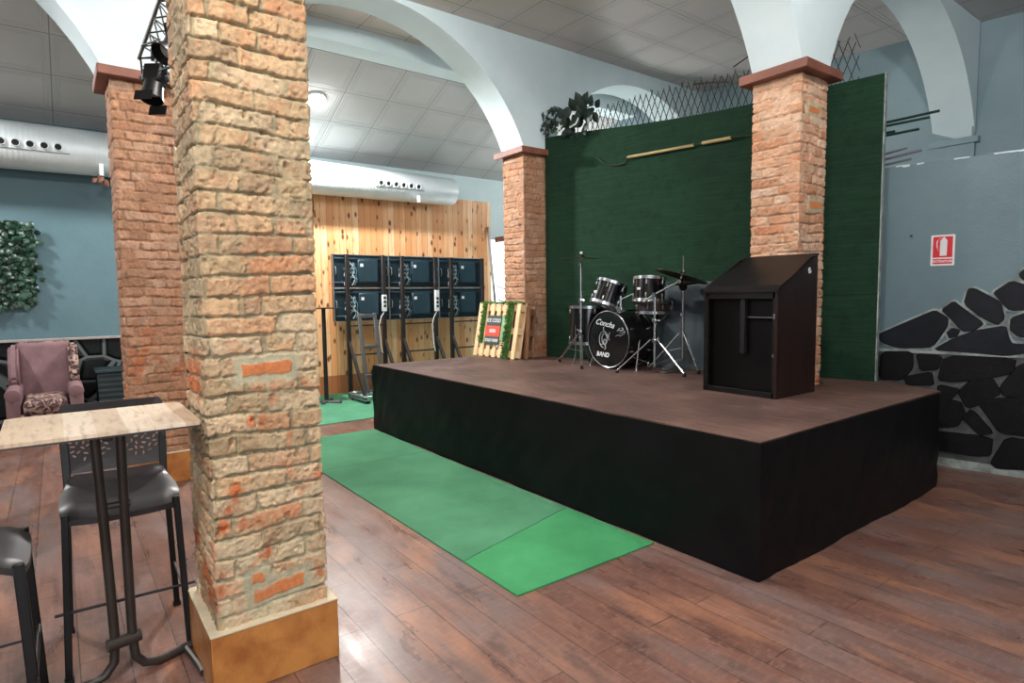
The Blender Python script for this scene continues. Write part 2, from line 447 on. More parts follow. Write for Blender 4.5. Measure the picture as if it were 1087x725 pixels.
def center(o):
    """move a mesh object's origin to its bounding base centre"""
    me = o.data; co = np.empty(len(me.vertices) * 3); me.vertices.foreach_get('co', co); co = co.reshape(-1, 3)
    c = (co.min(0) + co.max(0)) / 2; c[2] = co[:, 2].min()
    me.transform(Matrix.Translation(-Vector(c))); o.location = Vector(c) + o.location
    return o
def text_mesh(name, s, size, mat, mtx, parent=None, extrude=0.001, bold=0.0, shear=0.0, align='CENTER'):
    cu = bpy.data.curves.new(name + '_c', 'FONT'); cu.body = s; cu.size = size; cu.extrude = extrude; cu.offset = bold; cu.shear = shear
    cu.align_x = align; cu.align_y = 'CENTER'
    t = bpy.data.objects.new(name + '_t', cu); C.objects.link(t)
    bpy.context.view_layer.update()
    me = bpy.data.meshes.new_from_object(t.evaluated_get(bpy.context.evaluated_depsgraph_get()))
    bpy.data.objects.remove(t); bpy.data.curves.remove(cu)
    me.transform(mtx); me.name = name
    o = bpy.data.objects.new(name, me); C.objects.link(o); me.materials.clear(); me.materials.append(M[mat])
    if parent is not None: par(o, parent)
    return o
def frame(origin, xdir, ydir):
    x = Vector(xdir).normalized(); y = Vector(ydir).normalized(); z = x.cross(y).normalized()
    m = Matrix((x, y, z)).transposed().to_4x4(); m.translation = Vector(origin); return m

# ------------------------------------------------------------------ numpy noise
def vnoise(x, y, seed):
    xi = np.floor(x).astype(np.int64); yi = np.floor(y).astype(np.int64); xf = x - xi; yf = y - yi
    def h(a, b):
        n = (a * 374761393 + b * 668265263 + seed * 1442695041) & 0xFFFFFFFF
        n = ((n ^ (n >> 13)) * 1274126177) & 0xFFFFFFFF
        n = (n ^ (n >> 16)) & 0xFFFFFFFF
        return n / 4294967295.0
    u = xf * xf * (3 - 2 * xf); v = yf * yf * (3 - 2 * yf)
    return (h(xi, yi) * (1 - u) + h(xi + 1, yi) * u) * (1 - v) + (h(xi, yi + 1) * (1 - u) + h(xi + 1, yi + 1) * u) * v
def fbm(x, y, seed, oct=4):
    s = 0; a = 0.5; t = 0
    for i in range(oct):
        s = s + a * vnoise(x * 2 ** i, y * 2 ** i, seed + i * 17); t += a; a *= 0.5
    return s / t
def sst(a, b, x):
    t = np.clip((x - a) / (b - a), 0, 1); return t * t * (3 - 2 * t)

# ------------------------------------------------------------------ brick columns
def brick_shaft(xf, y0, W, z0, z1, res, seed, palette, mortar, worn, marks, ch=0.073, parent=None, rough=1.0, bottom_pale=0.0):
    rg = random.Random(seed); nu = int(round(4 * W / res)); nz = int(round((z1 - z0) / res)); P = 4 * W
    u = np.arange(nu) * (P / nu); z = np.linspace(z0, z1, nz + 1)
    U, Z = np.meshgrid(u, z)
    # perimeter: u=0 at (front-near corner) running along +Y on the +X face
    def base(U):
        s = np.floor(U / W).astype(int) % 4; t = U - np.floor(U / W) * W; h = W / 2
        X = np.select([s == 0, s == 1, s == 2, s == 3], [np.full_like(t, h), h - t, np.full_like(t, -h), -h + t])
        Y = np.select([s == 0, s == 1, s == 2, s == 3], [-h + t, np.full_like(t, h), h - t, np.full_like(t, -h)])
        return X, Y
    X, Y = base(U)
    # normals with blending near corners
    s = np.floor(U / W).astype(int) % 4; t = U - np.floor(U / W) * W
    nx = np.select([s == 0, s == 1, s == 2, s == 3], [1.0, 0.0, -1.0, 0.0]); ny = np.select([s == 0, s == 1, s == 2, s == 3], [0.0, 1.0, 0.0, -1.0])
    px = np.roll(nx, 1, 1) * 0; rr = 0.018
    prevn = {0: (0, -1), 1: (1, 0), 2: (0, 1), 3: (-1, 0)}; nextn = {0: (0, 1), 1: (-1, 0), 2: (0, -1), 3: (1, 0)}
    wa = np.clip(1 - t / rr, 0, 1) * 0.5; wb = np.clip(1 - (W - t) / rr, 0, 1) * 0.5
    ax = np.zeros_like(nx); ay = np.zeros_like(nx); bx = np.zeros_like(nx); by = np.zeros_like(nx)
    for k in range(4):
        mk = s == k; ax[mk] = prevn[k][0]; ay[mk] = prevn[k][1]; bx[mk] = nextn[k][0]; by[mk] = nextn[k][1]
    NX = nx * (1 - wa - wb) + ax * wa + bx * wb; NY = ny * (1 - wa - wb) + ay * wa + by * wb
    round_in = (np.clip(1 - t / rr, 0, 1) ** 2 + np.clip(1 - (W - t) / rr, 0, 1) ** 2) * 0.006
    # noise coordinates that are continuous round the corner: use 3D-ish combos
    qa = X * 1.0 + Y * 1.7; qb = Z
    wob = (fbm(qa * 5 + 11, qb * 5, seed, 3) - 0.5) * 0.018
    tilt = (vnoise(qa * 2 + 3, qb * 2 + 1, seed + 5) - 0.5) * 0.02
    zc = Z + wob + tilt; kf = zc / ch; K = np.floor(kf).astype(int); fz = (kf - K) * ch
    dz = np.minimum(fz, ch - fz)
    uw = U + (fbm(qa * 9, qb * 11 + 5, seed + 9, 3) - 0.5) * 0.014
    du = np.full_like(U, 1.0); bid = np.zeros_like(U)
    for k in range(K.min(), K.max() + 1):
        off = rg.random() * 0.1 + (0.12 if k % 2 else 0.0); bs = []; a = off
        while a < P + off - 0.07:
            bs.append(a % P); a += rg.choice([0.25, 0.24, 0.26, 0.13, 0.12, 0.22])
        bs = sorted(bs); mk = K == k; um = uw[mk] % P
        d = np.full(um.shape, 9.0); idx = np.zeros(um.shape)
        for i, bb in enumerate(bs):
            dd = np.abs((um - bb + P / 2) % P - P / 2); d = np.minimum(d, dd); idx = np.where(um >= bb, i + 1, idx)
        idx = np.where(idx == 0, len(bs), idx)
        du[mk] = d; bid[mk] = k * 37 + idx
    def rid(salt):
        v = (bid * 12.9898 + salt * 78.233 + seed) ; f = np.sin(v) * 43758.5453; return f - np.floor(f)
    edge = np.minimum(dz, du) - 0.0030 - (fbm(qa * 28, qb * 36, seed + 21, 4) - 0.44) * 0.020
    m = sst(0.0, 0.0042, edge)
    crack = np.exp(-(fz / 0.0045) ** 2) * sst(0.38, 0.52, fbm(qa * 7 + 3, qb * 9, seed + 27, 3))
    smear = sst(0.47, 0.62, fbm(qa * 3.2 + 31, qb * 3.6, seed + 33, 4))         # lime smeared over joints
    er = sst(0.58, 0.75, fbm(qa * 10, qb * 10 + 7, seed + 41, 3))
    h = m * (0.008 + 0.007 * rid(1)) - er * m * 0.005 + (fbm(qa * 45, qb * 60, seed + 51, 4) - 0.5) * 0.011 + (fbm(qa * 8, qb * 8, seed + 61, 3) - 0.5) * 0.004
    pit = sst(0.66, 0.72, fbm(qa * 38 + 7, qb * 44, seed + 57, 3)); h = h - pit * m * 0.006
    h = h + smear * (1 - m) * 0.009 - crack * 0.020
    hole = sst(0.80, 0.86, fbm(qa * 13 + 5, qb * 13, seed + 71, 3)); h = h - hole * 0.02
    col = np.zeros(U.shape + (3,)); pal = np.array([[lin(c) for c in p] for p in palette])
    pi = (rid(2) * len(palette)).astype(int) % len(palette); bc = pal[pi] * (0.88 + 0.24 * rid(3))[..., None]
    sm2 = fbm(qa * 16, qb * 16, seed + 81, 4)[..., None]; bc = bc * (0.70 + 0.60 * sm2)
    wc = np.array([lin(c) for c in worn]); wmask = sst(0.56, 0.68, fbm(qa * 6 + 17, qb * 8 + 3, seed + 91, 4)) * np.interp(Z, [z0, z0 + 0.9, z0 + 1.1, z1], [0.95, 0.9, 0.25, 0.22])
    wmask = wmask[..., None]; bc = bc * (1 - wmask) + wc * (0.75 + 0.5 * sm2) * wmask
    mc = np.array([lin(c) for c in mortar]) * (0.6 + 0.8 * fbm(qa * 20, qb * 20, seed + 95, 3))[..., None]
    mm = np.clip(m * (1 - 0.35 * smear), 0, 1)[..., None]
    col = mc * (1 - mm) + bc * mm
    if bottom_pale:
        bp = (np.interp(Z, [z0, z0 + 0.10, z0 + 0.35, z0 + 1.1, z0 + 1.2], [1, 0.8, 0.35, 0.3, 0]) * bottom_pale * sst(0.4, 0.6, fbm(qa * 5, qb * 6, seed + 99, 3)))[..., None]
        col = col * (1 - bp) + np.array([lin(228), lin(214), lin(180)]) * bp
    for (face, t0, t1, za, zb, kind) in marks:       # plaster patch with a bare orange brick
        inf = s == face; tt = t + (fbm(qa * 30, qb * 30, 3, 2) - 0.5) * 0.014; zz = Z + (fbm(qa * 30 + 9, qb * 30, 4, 2) - 0.5) * 0.014
        sk = (tt - (t0 + t1) / 2) * kind
        dd = np.maximum(np.maximum(t0 - tt, tt - t1), np.maximum(za + sk - zz, zz - zb - sk))
        pa = (inf * (1 - sst(0.012, 0.045, dd)))[..., None]; ora = (inf * (1 - sst(-0.002, 0.004, dd)))[..., None]
        col = col * (1 - pa) + np.array([lin(196), lin(190), lin(160)]) * pa * (0.75 + 0.5 * sm2)
        col = col * (1 - ora) + np.array([lin(220), lin(136), lin(84)]) * ora * (0.85 + 0.3 * sm2)
        h = h * (1 - pa[..., 0]) + 0.010 * pa[..., 0] + 0.003 * ora[..., 0]
    h = h * rough - 0.012 - round_in
    VX = X + NX * h; VY = Y + NY * h
    co = np.stack([VX, VY, Z], -1).reshape(-1, 3)
    nv = co.shape[0]; ii = np.arange(nz)[:, None] * nu; jj = np.arange(nu)[None, :]; j2 = (jj + 1) % nu
    f = np.stack([ii + jj, ii + j2, ii + nu + j2, ii + nu + jj], -1).reshape(-1, 4)
    me = bpy.data.meshes.new('shaft'); me.vertices.add(nv); me.vertices.foreach_set('co', co.ravel())
    me.loops.add(f.size); me.loops.foreach_set('vertex_index', f.ravel().astype(np.int32))
    me.polygons.add(len(f)); me.polygons.foreach_set('loop_start', np.arange(len(f), dtype=np.int32) * 4)
    me.update(calc_edges=True); me.validate()
    me.polygons.foreach_set('use_smooth', [True] * len(me.polygons))
    ca = me.color_attributes.new('Col', 'FLOAT_COLOR', 'POINT')
    cc = np.ones((nv, 4)); cc[:, :3] = np.clip(col.reshape(-1, 3), 0, 1); ca.data.foreach_set('color', cc.ravel())
    o = bpy.data.objects.new('shaft', me); C.objects.link(o); me.materials.append(M['brick'])
    o.location = (xf - W / 2, y0 + W / 2, 0)
    if parent is not None: par(o, parent)
    return o

def column(name, label, xf, y0, W, res, seed, palette, mortar, worn, marks, zbase=0.0, cap=True, bottom_pale=0.0, plinth=True, ch=0.073):
    cx, cy = xf - W / 2, y0 + W / 2
    t = thing(name, label, 'column', (cx, cy, 0))
    z0 = 0.24 if plinth else 0.0
    brick_shaft(xf, y0, W, z0 - 0.01, 3.075, res, seed, palette, mortar, worn, marks, ch, t, 1.0, bottom_pale)
    if plinth:
        e = 0.028; b = B(); b.box((xf - W - e, y0 - e, 0), (xf + e, y0 + W + e, 0.238), 0.004); obj('plinth', b, 'tile_tan', t)
        b = B(); b.box((xf - W - e - 0.002, y0 - e - 0.002, 0.236), (xf + e + 0.002, y0 + W + e + 0.002, 0.244), 0.002); obj('grout_line', b, 'grout', t)
    e = 0.075; b = B(); b.box((xf - W - e, y0 - e, 3.07), (xf + e, y0 + W + e, 3.14), 0.006); obj('capital', b, 'terracotta', t)
    return t

TAN = [(216, 182, 142), (210, 174, 134), (220, 192, 156), (212, 172, 134), (196, 168, 130), (210, 164, 124), (220, 194, 158), (190, 160, 126)]
ORG = [(192, 148, 118), (186, 140, 108), (198, 156, 128), (182, 134, 104), (192, 144, 112), (202, 162, 134)]
PAL3 = [(212, 170, 140), (204, 152, 118), (218, 180, 152), (198, 142, 108), (210, 164, 132), (222, 188, 162)]
W = 0.41
column('brick_column', 'large nearest brick column with tan tiled plinth beside the bar table', -2.335, 0.405, W, 0.0040, 11, TAN, (176, 162, 130), (206, 112, 62),
       [(0, 0.125, 0.30, 1.168, 1.212, 0.02), (0, 0.13, 0.315, 0.322, 0.368, 0.10), (0, 0.125, 0.165, 0.385, 0.418, 0.1)], bottom_pale=0.75)
column('brick_column', 'brick column at far left behind the tall stool, cap below the spotlight', -5.40, 0.405, W, 0.0075, 23, ORG, (172, 130, 102), (190, 112, 74), [])
column('brick_column', 'brick column at the left end of the green backdrop, behind the pallets', -5.58, 4.395, W, 0.0075, 37, ORG, (176, 136, 108), (196, 116, 80), [], plinth=False)
column('brick_column', 'brick column rising behind the black cabinet on the stage', -2.372, 4.49, 0.40, 0.0065, 41, PAL3, (212, 172, 142), (214, 126, 78),
       [(0, 0.11, 0.28, 2.80, 2.845, 0.0), (0, 0.15, 0.34, 2.09, 2.14, 0.0)], plinth=False)

# ------------------------------------------------------------------ setting
b = B(); b.box((-9.2, -7, -0.1), (5, 10, 0)); struct('floor', b, 'floor')
def back_y(x): return 8.25 + 0.178 * (x + 2.37)
# flat ceiling of the wide bays
b = B(); b.box((-5.98, -7, 4.36), (5, 10, 4.46)); struct('ceiling', b, 'tiles')
b = B(); b.box((-6.62, -7, 4.44), (-5.98, 10, 4.54)); struct('ceiling', b, 'tiles')
# sloped ceiling of the left bay: own object, tilted
sl = math.atan(0.417); L = (8.9 - 6.93) / math.cos(sl)
b = B(); b.box((-L, -7, 0), (0.0, 10, 0.06)); o = struct('ceiling', b, 'tiles_slope'); o.location = (-6.93, 0, 4.235); o.rotation_euler = (0, -sl, 0)
b = B(); b.box((-6.93, -7, 4.235), (-6.62, 10, 4.5), 0.01); struct('trim_1', b, 'pale')
# left wall
b = B(); b.box((-9.0, -7, 1.0), (-8.8, 6.17, 3.6)); b.box((-9.0, 7.15, 0), (-8.8, 9, 3.6)); b.box((-9.0, 6.17, 2.44), (-8.8, 7.15, 3.6)); b.box((-9.0, 2.2, 0), (-8.8, 6.17, 1.0)); struct('wall_left', b, 'teal')
b = B(); b.box((-9.0, -7, 0), (-8.79, 2.2, 1.0)); struct('wall_left_base', b, 'stonewall')
b = B(); b.box((-8.8, 2.3, 3.06), (-8.792, 8.6, 3.6)); b.box((-8.8, 6.16, 2.44), (-8.792, 7.6, 3.06)); struct('wall_left_upper', b, 'pale')
b = B(); b.box((-8.79, -7, 0.985), (-8.765, 2.3, 1.015), 0.004); struct('trim_2', b, 'rail')
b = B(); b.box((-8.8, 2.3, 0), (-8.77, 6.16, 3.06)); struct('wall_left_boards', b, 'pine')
# doorway with daylight
d = thing('door_1', 'bright daylit doorway', 'door', (-8.9, 6.7, 0)); d['kind'] = 'structure'
del d['category']; del d['label']
b = B(); b.box((-8.98, 6.17, 0), (-8.96, 7.15, 2.44)); obj('glass', b, 'day', d)
b = B(); b.box((-8.9, 6.17, 0), (-8.86, 6.21, 2.42)); b.box((-8.9, 7.11, 0), (-8.86, 7.15, 2.42)); b.box((-8.9, 6.7, 0), (-8.86, 6.73, 2.42)); obj('door_frame', b, 'white', d)
b = B(); b.box((-8.8, 6.27, 2.38), (-8.55, 7.3, 2.47), 0.005); obj('lintel', b, 'lintel', d)
# far back wall (a little oblique)
b = B(); b.prism([(-9, back_y(-9), 0), (5, back_y(5), 0), (5, back_y(5), 4.5), (-9, back_y(-9), 4.5)], (-0.03, 0.2, 0)); struct('wall_back', b, 'pale_low')

# arcades: circular-segment arches springing from the capitals
def arcade(name, xf, w, pairs, mat='pale', ztop=4.40, yend=(-7, 8.2), n=26):
    prof = []                 # lower outline from low y to high y
    for y0, y1, zs, zt in pairs:
        c = (y0 + y1) / 2; a = (y1 - y0) / 2; r = (a * a + (zt - zs) ** 2) / (2 * (zt - zs)); zc = zt - r
        th = math.asin(min(1, a / r))
        if zc > zs: th = PI - th
        for i in range(n + 1):
            f = -th + 2 * th * i / n; prof.append((c + r * math.sin(f), zc + r * math.cos(f)))
    b = B(); bm = b.bm; rows = []
    ys = prof
    prev = None
    lo0 = [bm.verts.new((xf, y, z)) for y, z in ys]; hi0 = [bm.verts.new((xf, y, ztop)) for y, z in ys]
    lo1 = [bm.verts.new((xf - w, y, z)) for y, z in ys]; hi1 = [bm.verts.new((xf - w, y, ztop)) for y, z in ys]
    for i in range(len(ys) - 1):
        bm.faces.new((lo0[i], lo0[i + 1], hi0[i + 1], hi0[i])); bm.faces.new((lo1[i + 1], lo1[i], hi1[i], hi1[i + 1]))
        bm.faces.new((lo0[i + 1], lo0[i], lo1[i], lo1[i + 1])); bm.faces.new((hi0[i], hi0[i + 1], hi1[i + 1], hi1[i]))
    bm.faces.new((lo0[0], hi0[0], hi1[0], lo1[0])); bm.faces.new((lo0[-1], lo1[-1], hi1[-1], hi0[-1]))
    o = obj(name, b, mat, None, True); o['kind'] = 'structure'; return o
arcade('wall_arcade_left', -5.56, 0.42, [(-7.2, -3.62, 3.14, 4.33), (-3.24, 0.40, 3.14, 4.33), (0.82, 4.385, 3.14, 4.33), (4.79, 7.85, 3.14, 4.17)])
arcade('wall_arcade_right', -2.37, 0.40, [(-7.2, -3.62, 3.14, 4.34), (-3.24, 0.40, 3.14, 4.34), (0.82, 4.49, 3.14, 4.34), (4.89, 8.22, 3.14, 4.34)])
# end pier against the far wall
b = B(); b.box((-2.77, 8.20, 0), (-2.37, 8.5, 3.07)); struct('wall_end_pier', b, 'pale_low')
b = B(); b.box((-2.80, 8.17, 3.07), (-2.33, 8.5, 3.14), 0.005); struct('trim_3', b, 'pale_low')
b = B(); b.prism([(-2.372, 8.18, 3.1), (-2.372, 8.4, 3.1), (-2.372, 8.4, 4.4), (-2.372, 8.18, 4.4)], (-0.02, 0, 0)); struct('wall_end_return', b, 'pale_low')

# low painted partition at right, oblique
P0 = Vector((-1.85, 5.78, 0)); T = Vector((1, 0.178, 0)).normalized(); N = Vector((T.y, -T.x, 0))   # N towards the camera side
def wp(s, z, off=0.0): v = P0 + T * s + N * off; return (v.x, v.y, z)
b = B(); b.prism([wp(-0.9, 0), wp(6, 0), wp(6, 2.49), wp(-0.9, 2.49)], tuple(-N * 0.16)); struct('wall_right', b, 'bluegrey')
b = B(); bm = b.bm
pts = [(-0.9 + i * 0.05) for i in range(139)]
for i in range(138):
    if rnd.random() < 0.55: continue
    z0 = 2.484 - 0.012 * (rnd.random() ** 6)
    a = [bm.verts.new(wp(pts[i], z0 - 0.008 * rnd.random() ** 3, 0.002)), bm.verts.new(wp(pts[i + 1], z0, 0.002)), bm.verts.new(wp(pts[i + 1], 2.494, 0.002)), bm.verts.new(wp(pts[i], 2.494, 0.002))]
    c2 = [bm.verts.new(Vector(v.co) - N * 0.17) for v in a]
    bm.faces.new(a); bm.faces.new(list(reversed(c2)))
    bm.faces.new((a[3], a[2], c2[2], c2[3])); bm.faces.new((a[0], c2[0], c2[1], a[1]))
struct('trim_4', b, 'pale')
UP=[[(-0.436,1.067),(-0.315,1.132),(-0.15,1.221),(-0.033,1.281),(0.053,1.218),(0.05,1.155),(-0.024,1.011),(-0.066,0.977),(-0.287,0.966),(-0.405,1.007)],[(0.016,1.288),(0.089,1.354),(0.152,1.295),(0.283,1.183),(0.228,1.128),(0.159,1.12),(0.078,1.219)],[(0.182,1.45),(0.216,1.456),(0.326,1.387),(0.384,1.345),(0.408,1.224),(0.372,1.178),(0.273,1.234),(0.161,1.338)],[(0.343,1.423),(0.443,1.509),(0.563,1.462),(0.587,1.298),(0.442,1.291),(0.383,1.369)],[(0.057,1.104),(0.087,1.137),(0.133,1.125),(0.119,1.081),(0.074,1.064)],[(-0.033,0.959),(0.1,1.055),(0.238,1.122),(0.419,1.164),(0.442,1.069),(0.462,1.027),(0.563,1.026),(0.6,0.987),(0.438,0.936),(0.245,0.949)],[(0.454,1.225),(0.553,1.274),(0.626,1.228),(0.596,1.075),(0.496,1.095),(0.453,1.141)],[(0.491,1.569),(0.547,1.62),(0.612,1.565),(0.588,1.485),(0.543,1.497),(0.497,1.54)]]
LO=[[(-0.395,0.916),(-0.185,0.927),(-0.18,0.8),(-0.252,0.698),(-0.406,0.693)],[(-0.137,0.91),(0.013,0.902),(-0.003,0.808),(-0.107,0.789)],[(0.049,0.904),(0.481,0.909),(0.471,0.818),(0.31,0.756),(0.095,0.713),(0.019,0.721)],[(-0.22,0.711),(-0.047,0.762),(-0.031,0.677),(-0.203,0.661)],[(0.021,0.662),(0.141,0.639),(0.088,0.565),(0.024,0.576)],[(0.154,0.625),(0.257,0.751),(0.348,0.749),(0.403,0.65),(0.317,0.574),(0.214,0.512)],[(0.414,0.683),(0.519,0.865),(0.664,0.904),(0.699,0.687),(0.567,0.633),(0.442,0.632)],[(0.278,0.569),(0.551,0.615),(0.677,0.578),(0.66,0.342),(0.427,0.34),(0.347,0.464)],[(-0.059,0.556),(0.157,0.54),(0.188,0.459),(0.143,0.353),(-0.051,0.318)],[(0.189,0.424),(0.239,0.481),(0.364,0.331),(0.3,0.306)],[(-0.15,0.272),(0.366,0.28),(0.359,0.148),(0.252,0.13),(-0.145,0.143)],[(0.382,0.084),(0.469,0.296),(0.69,0.278),(0.724,0.103),(0.589,0.078),(0.415,0.056)],[(-0.507,0.926),(-0.435,0.922),(-0.442,0.69),(-0.5,0.693)]]
def offset_poly(poly, d):
    cx = sum(p[0] for p in poly) / len(poly); cz = sum(p[1] for p in poly) / len(poly); n = len(poly); out = []
    area = sum(poly[i][0] * poly[(i + 1) % n][1] - poly[(i + 1) % n][0] * poly[i][1] for i in range(n)); sg = 1 if area > 0 else -1
    for i in range(n):
        a, p, c = Vector(poly[i - 1]), Vector(poly[i]), Vector(poly[(i + 1) % n])
        n1 = Vector(((p - a).y, -(p - a).x)).normalized() * sg; n2 = Vector(((c - p).y, -(c - p).x)).normalized() * sg
        m = (n1 + n2); m = m.normalized() if m.length > 0.2 else n1
        k = 1 / max(0.5, m.dot(n1)); out.append((p.x + m.x * d * k, p.y + m.y * d * k))
    return out
def chaikin(poly, it=1):
    for _ in range(it):
        q = []; n = len(poly)
        for i in range(n):
            a, c = poly[i], poly[(i + 1) % n]
            q += [(a[0] * .86 + c[0] * .14, a[1] * .86 + c[1] * .14), (a[0] * .14 + c[0] * .86, a[1] * .14 + c[1] * .86)]
        poly = q
    return poly
def stone_slab(b, poly, t):
    q = chaikin(offset_poly(poly, 0.007)); inner = offset_poly(q, -0.005); n = len(q); bm = b.bm
    r0 = [bm.verts.new(wp(s, z, 0.0)) for s, z in q]; r1 = [bm.verts.new(wp(s, z, t * 0.7)) for s, z in q]; r2 = [bm.verts.new(wp(s, z, t)) for s, z in inner]
    for A, Bq in ((r0, r1), (r1, r2)):
        for i in range(n): bm.faces.new((A[i], A[(i + 1) % n], Bq[(i + 1) % n], Bq[i]))
    bm.faces.new(r2)
shifted = [[(s + 1.16, z + 0.0) for s, z in p] for p in LO if max(q[0] for q in p) < 0.75] + [[(s + 2.32, z) for s, z in p] for p in LO]
up_more = [[(s + 1.12, z + 0.25) for s, z in p] for p in UP] + [[(s + 1.15, z) for s, z in p] for p in UP]
bl = B(); bd = B(); bs = B(); bu = B()
bd.prism([wp(-0.9, 0.0, 0.0), wp(6, 0.0, 0.0), wp(6, 0.94, 0.0), wp(-0.9, 0.94, 0.0)], tuple(N * 0.012))
bl.prism([wp(-0.9, 0.0, 0.0), wp(6, 0.0, 0.0), wp(6, 0.07, 0.0), wp(-0.9, 0.07, 0.0)], tuple(N * 0.018))
bl.prism([wp(-0.9, 0.925, 0.0), wp(6, 0.925, 0.0), wp(6, 0.95, 0.0), wp(-0.9, 0.95, 0.0)], tuple(N * 0.022))
def grow_slab(b, poly, d, t):
    q = chaikin(offset_poly(poly, d)); n = len(q); bm = b.bm
    r0 = [bm.verts.new(wp(s, z, 0.0)) for s, z in q]; r1 = [bm.verts.new(wp(s, z, t)) for s, z in q]
    for i in range(n): bm.faces.new((r0[i], r0[(i + 1) % n], r1[(i + 1) % n], r1[i]))
    bm.faces.new(r1)
for i, p in enumerate(UP + up_more):
    grow_slab(bl, p, 0.022, 0.010 + 0.0006 * (i % 7)); stone_slab(bu, p, 0.026 + 0.001 * (i % 5))
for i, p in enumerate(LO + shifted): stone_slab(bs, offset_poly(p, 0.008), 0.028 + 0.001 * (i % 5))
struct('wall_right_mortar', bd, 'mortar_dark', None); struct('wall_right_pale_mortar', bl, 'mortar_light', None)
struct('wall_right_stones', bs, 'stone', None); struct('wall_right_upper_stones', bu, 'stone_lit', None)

# ------------------------------------------------------------------ stage
SZ = 0.71
st = thing('stage', 'low stage with worn brown deck and black cloth skirt', 'stage', (-3.9, 4.0, 0))
outer = [(-6.15, 2.74), (-1.615, 2.74), (-1.63, 5.16), (-2.08, 5.40), (-6.15, 5.10)]
c3 = [(-2.795, 4.47), (-2.352, 4.47), (-2.352, 4.91), (-2.795, 4.91)]
c2 = [(-6.012, 4.373), (-5.558, 4.373), (-5.558, 4.83), (-6.012, 4.83)]
b = B(); b.holed([(x, y, SZ - 0.03) for x, y in outer], [[(x, y, SZ - 0.03) for x, y in c3], [(x, y, SZ - 0.03) for x, y in c2]], (0, 0, 0.03)); obj('deck', b, 'stage', st, False)
def skirt(pts, nz=16, amp=0.020, seed=1):
    b = B(); bm = b.bm; rows = []; L = 0; smp = []
    for (a, c) in zip(pts, pts[1:]):
        d = math.dist(a, c); n = max(2, int(d / 0.03)); nrm = ((c[1] - a[1]) / d, -(c[0] - a[0]) / d)
        for i in range(n + 1):
            if i == 0 and smp: continue
            smp.append((a[0] + (c[0] - a[0]) * i / n, a[1] + (c[1] - a[1]) * i / n, L + d * i / n, *nrm))
        L += d
    for i, q in enumerate(smp):                       # mitred normals at the corners
        for c in pts[1:-1]:
            if math.dist(q[:2], c) < 1e-6 and i + 1 < len(smp):
                m_ = Vector((q[3] + smp[i + 1][3], q[4] + smp[i + 1][4])); smp[i] = (*q[:3], m_.x, m_.y)
    S = np.array([q[2] for q in smp])
    for j in range(nz + 1):
        t = j / nz; z = (SZ - 0.003) * t + 0.002
        w = (fbm(S * 1.6 + z * 2.2, np.full_like(S, z * 2.0), seed, 4) - 0.42) * 2.2 * amp * (1.3 - t) + (fbm(S * 6 - z * 7, np.full_like(S, z * 3 + 9), seed + 3, 3) - 0.5) * amp * 1.2 * math.sin(PI * min(1, t + 0.15))
        for c in pts[1:-1]:                           # puckers run down from the corners
            dl = np.abs(S - S[[k for k, q in enumerate(smp) if math.dist(q[:2], c) < 1e-6][0]])
            w = w + 0.006 * np.sin((dl * 26 + (1 - t) * 9)) * np.exp(-dl * 3.0) * (0.3 + t)
        sag = -0.010 * fbm(S * 2.3, S * 0, seed + 12, 3) if j == nz else 0 * S
        rows.append([bm.verts.new((smp[i][0] + smp[i][3] * (0.007 + abs(w[i])), smp[i][1] + smp[i][4] * (0.007 + abs(w[i])), z + sag[i])) for i in range(len(smp))])
    for A, Bq in zip(rows, rows[1:]):
        for i in range(len(A) - 1): bm.faces.new((A[i], A[i + 1], Bq[i + 1], Bq[i]))
    return b
obj('skirt', skirt([(-6.155, 5.05), (-6.155, 2.738), (-1.612, 2.738), (-1.627, 5.12)], seed=3), 'cloth', st)
b = B(); b.box((-6.10, 2.80, 0), (-6.03, 2.87, SZ - 0.03)); b.box((-1.75, 2.80, 0), (-1.68, 2.87, SZ - 0.03)); b.box((-1.75, 5.0, 0), (-1.68, 5.07, SZ - 0.03)); b.box((-6.10, 5.0, 0), (-6.03, 5.07, SZ - 0.03)); b.box((-3.9, 3.9, 0), (-3.83, 3.97, SZ - 0.03)); obj('support', b, 'rackwood', st)

# ------------------------------------------------------------------ carpets
def mat_piece(pts, mat, z=0.0, t=0.008):
    b = B(); b.prism([(x, y, z) for x, y in pts], (0, 0, t)); return b
cA = obj('carpet_runner', mat_piece([(-2.24, 1.70), (-2.24, 2.70), (-2.99, 2.70), (-2.72, 1.70)], 'turf2'), 'turf2', None, False)
tag(center(cA), 'bright green artificial grass end piece of the runner, nearest to the camera', 'carpet')
cB = obj('carpet_runner', mat_piece([(-2.725, 1.70), (-2.995, 2.70), (-4.92, 2.70), (-4.92, 1.69)], 'turf'), 'turf', None, False)
tag(center(cB), 'long middle piece of green artificial grass runner along the stage front', 'carpet')
cC = obj('carpet_runner', mat_piece([(-4.925, 1.69), (-4.925, 2.70), (-6.12, 2.71), (-6.14, 1.66)], 'turf'), 'turf', None, False)
tag(center(cC), 'far end piece of green runner beside the left corner of the stage', 'carpet')
cD = obj('carpet', mat_piece([(-6.72, 1.3), (-6.72, 6.2), (-8.76, 6.2), (-8.76, 1.3)], 'turf_far'), 'turf_far', None, False)
tag(center(cD), 'green carpet on the floor in front of the screen racks', 'carpet')

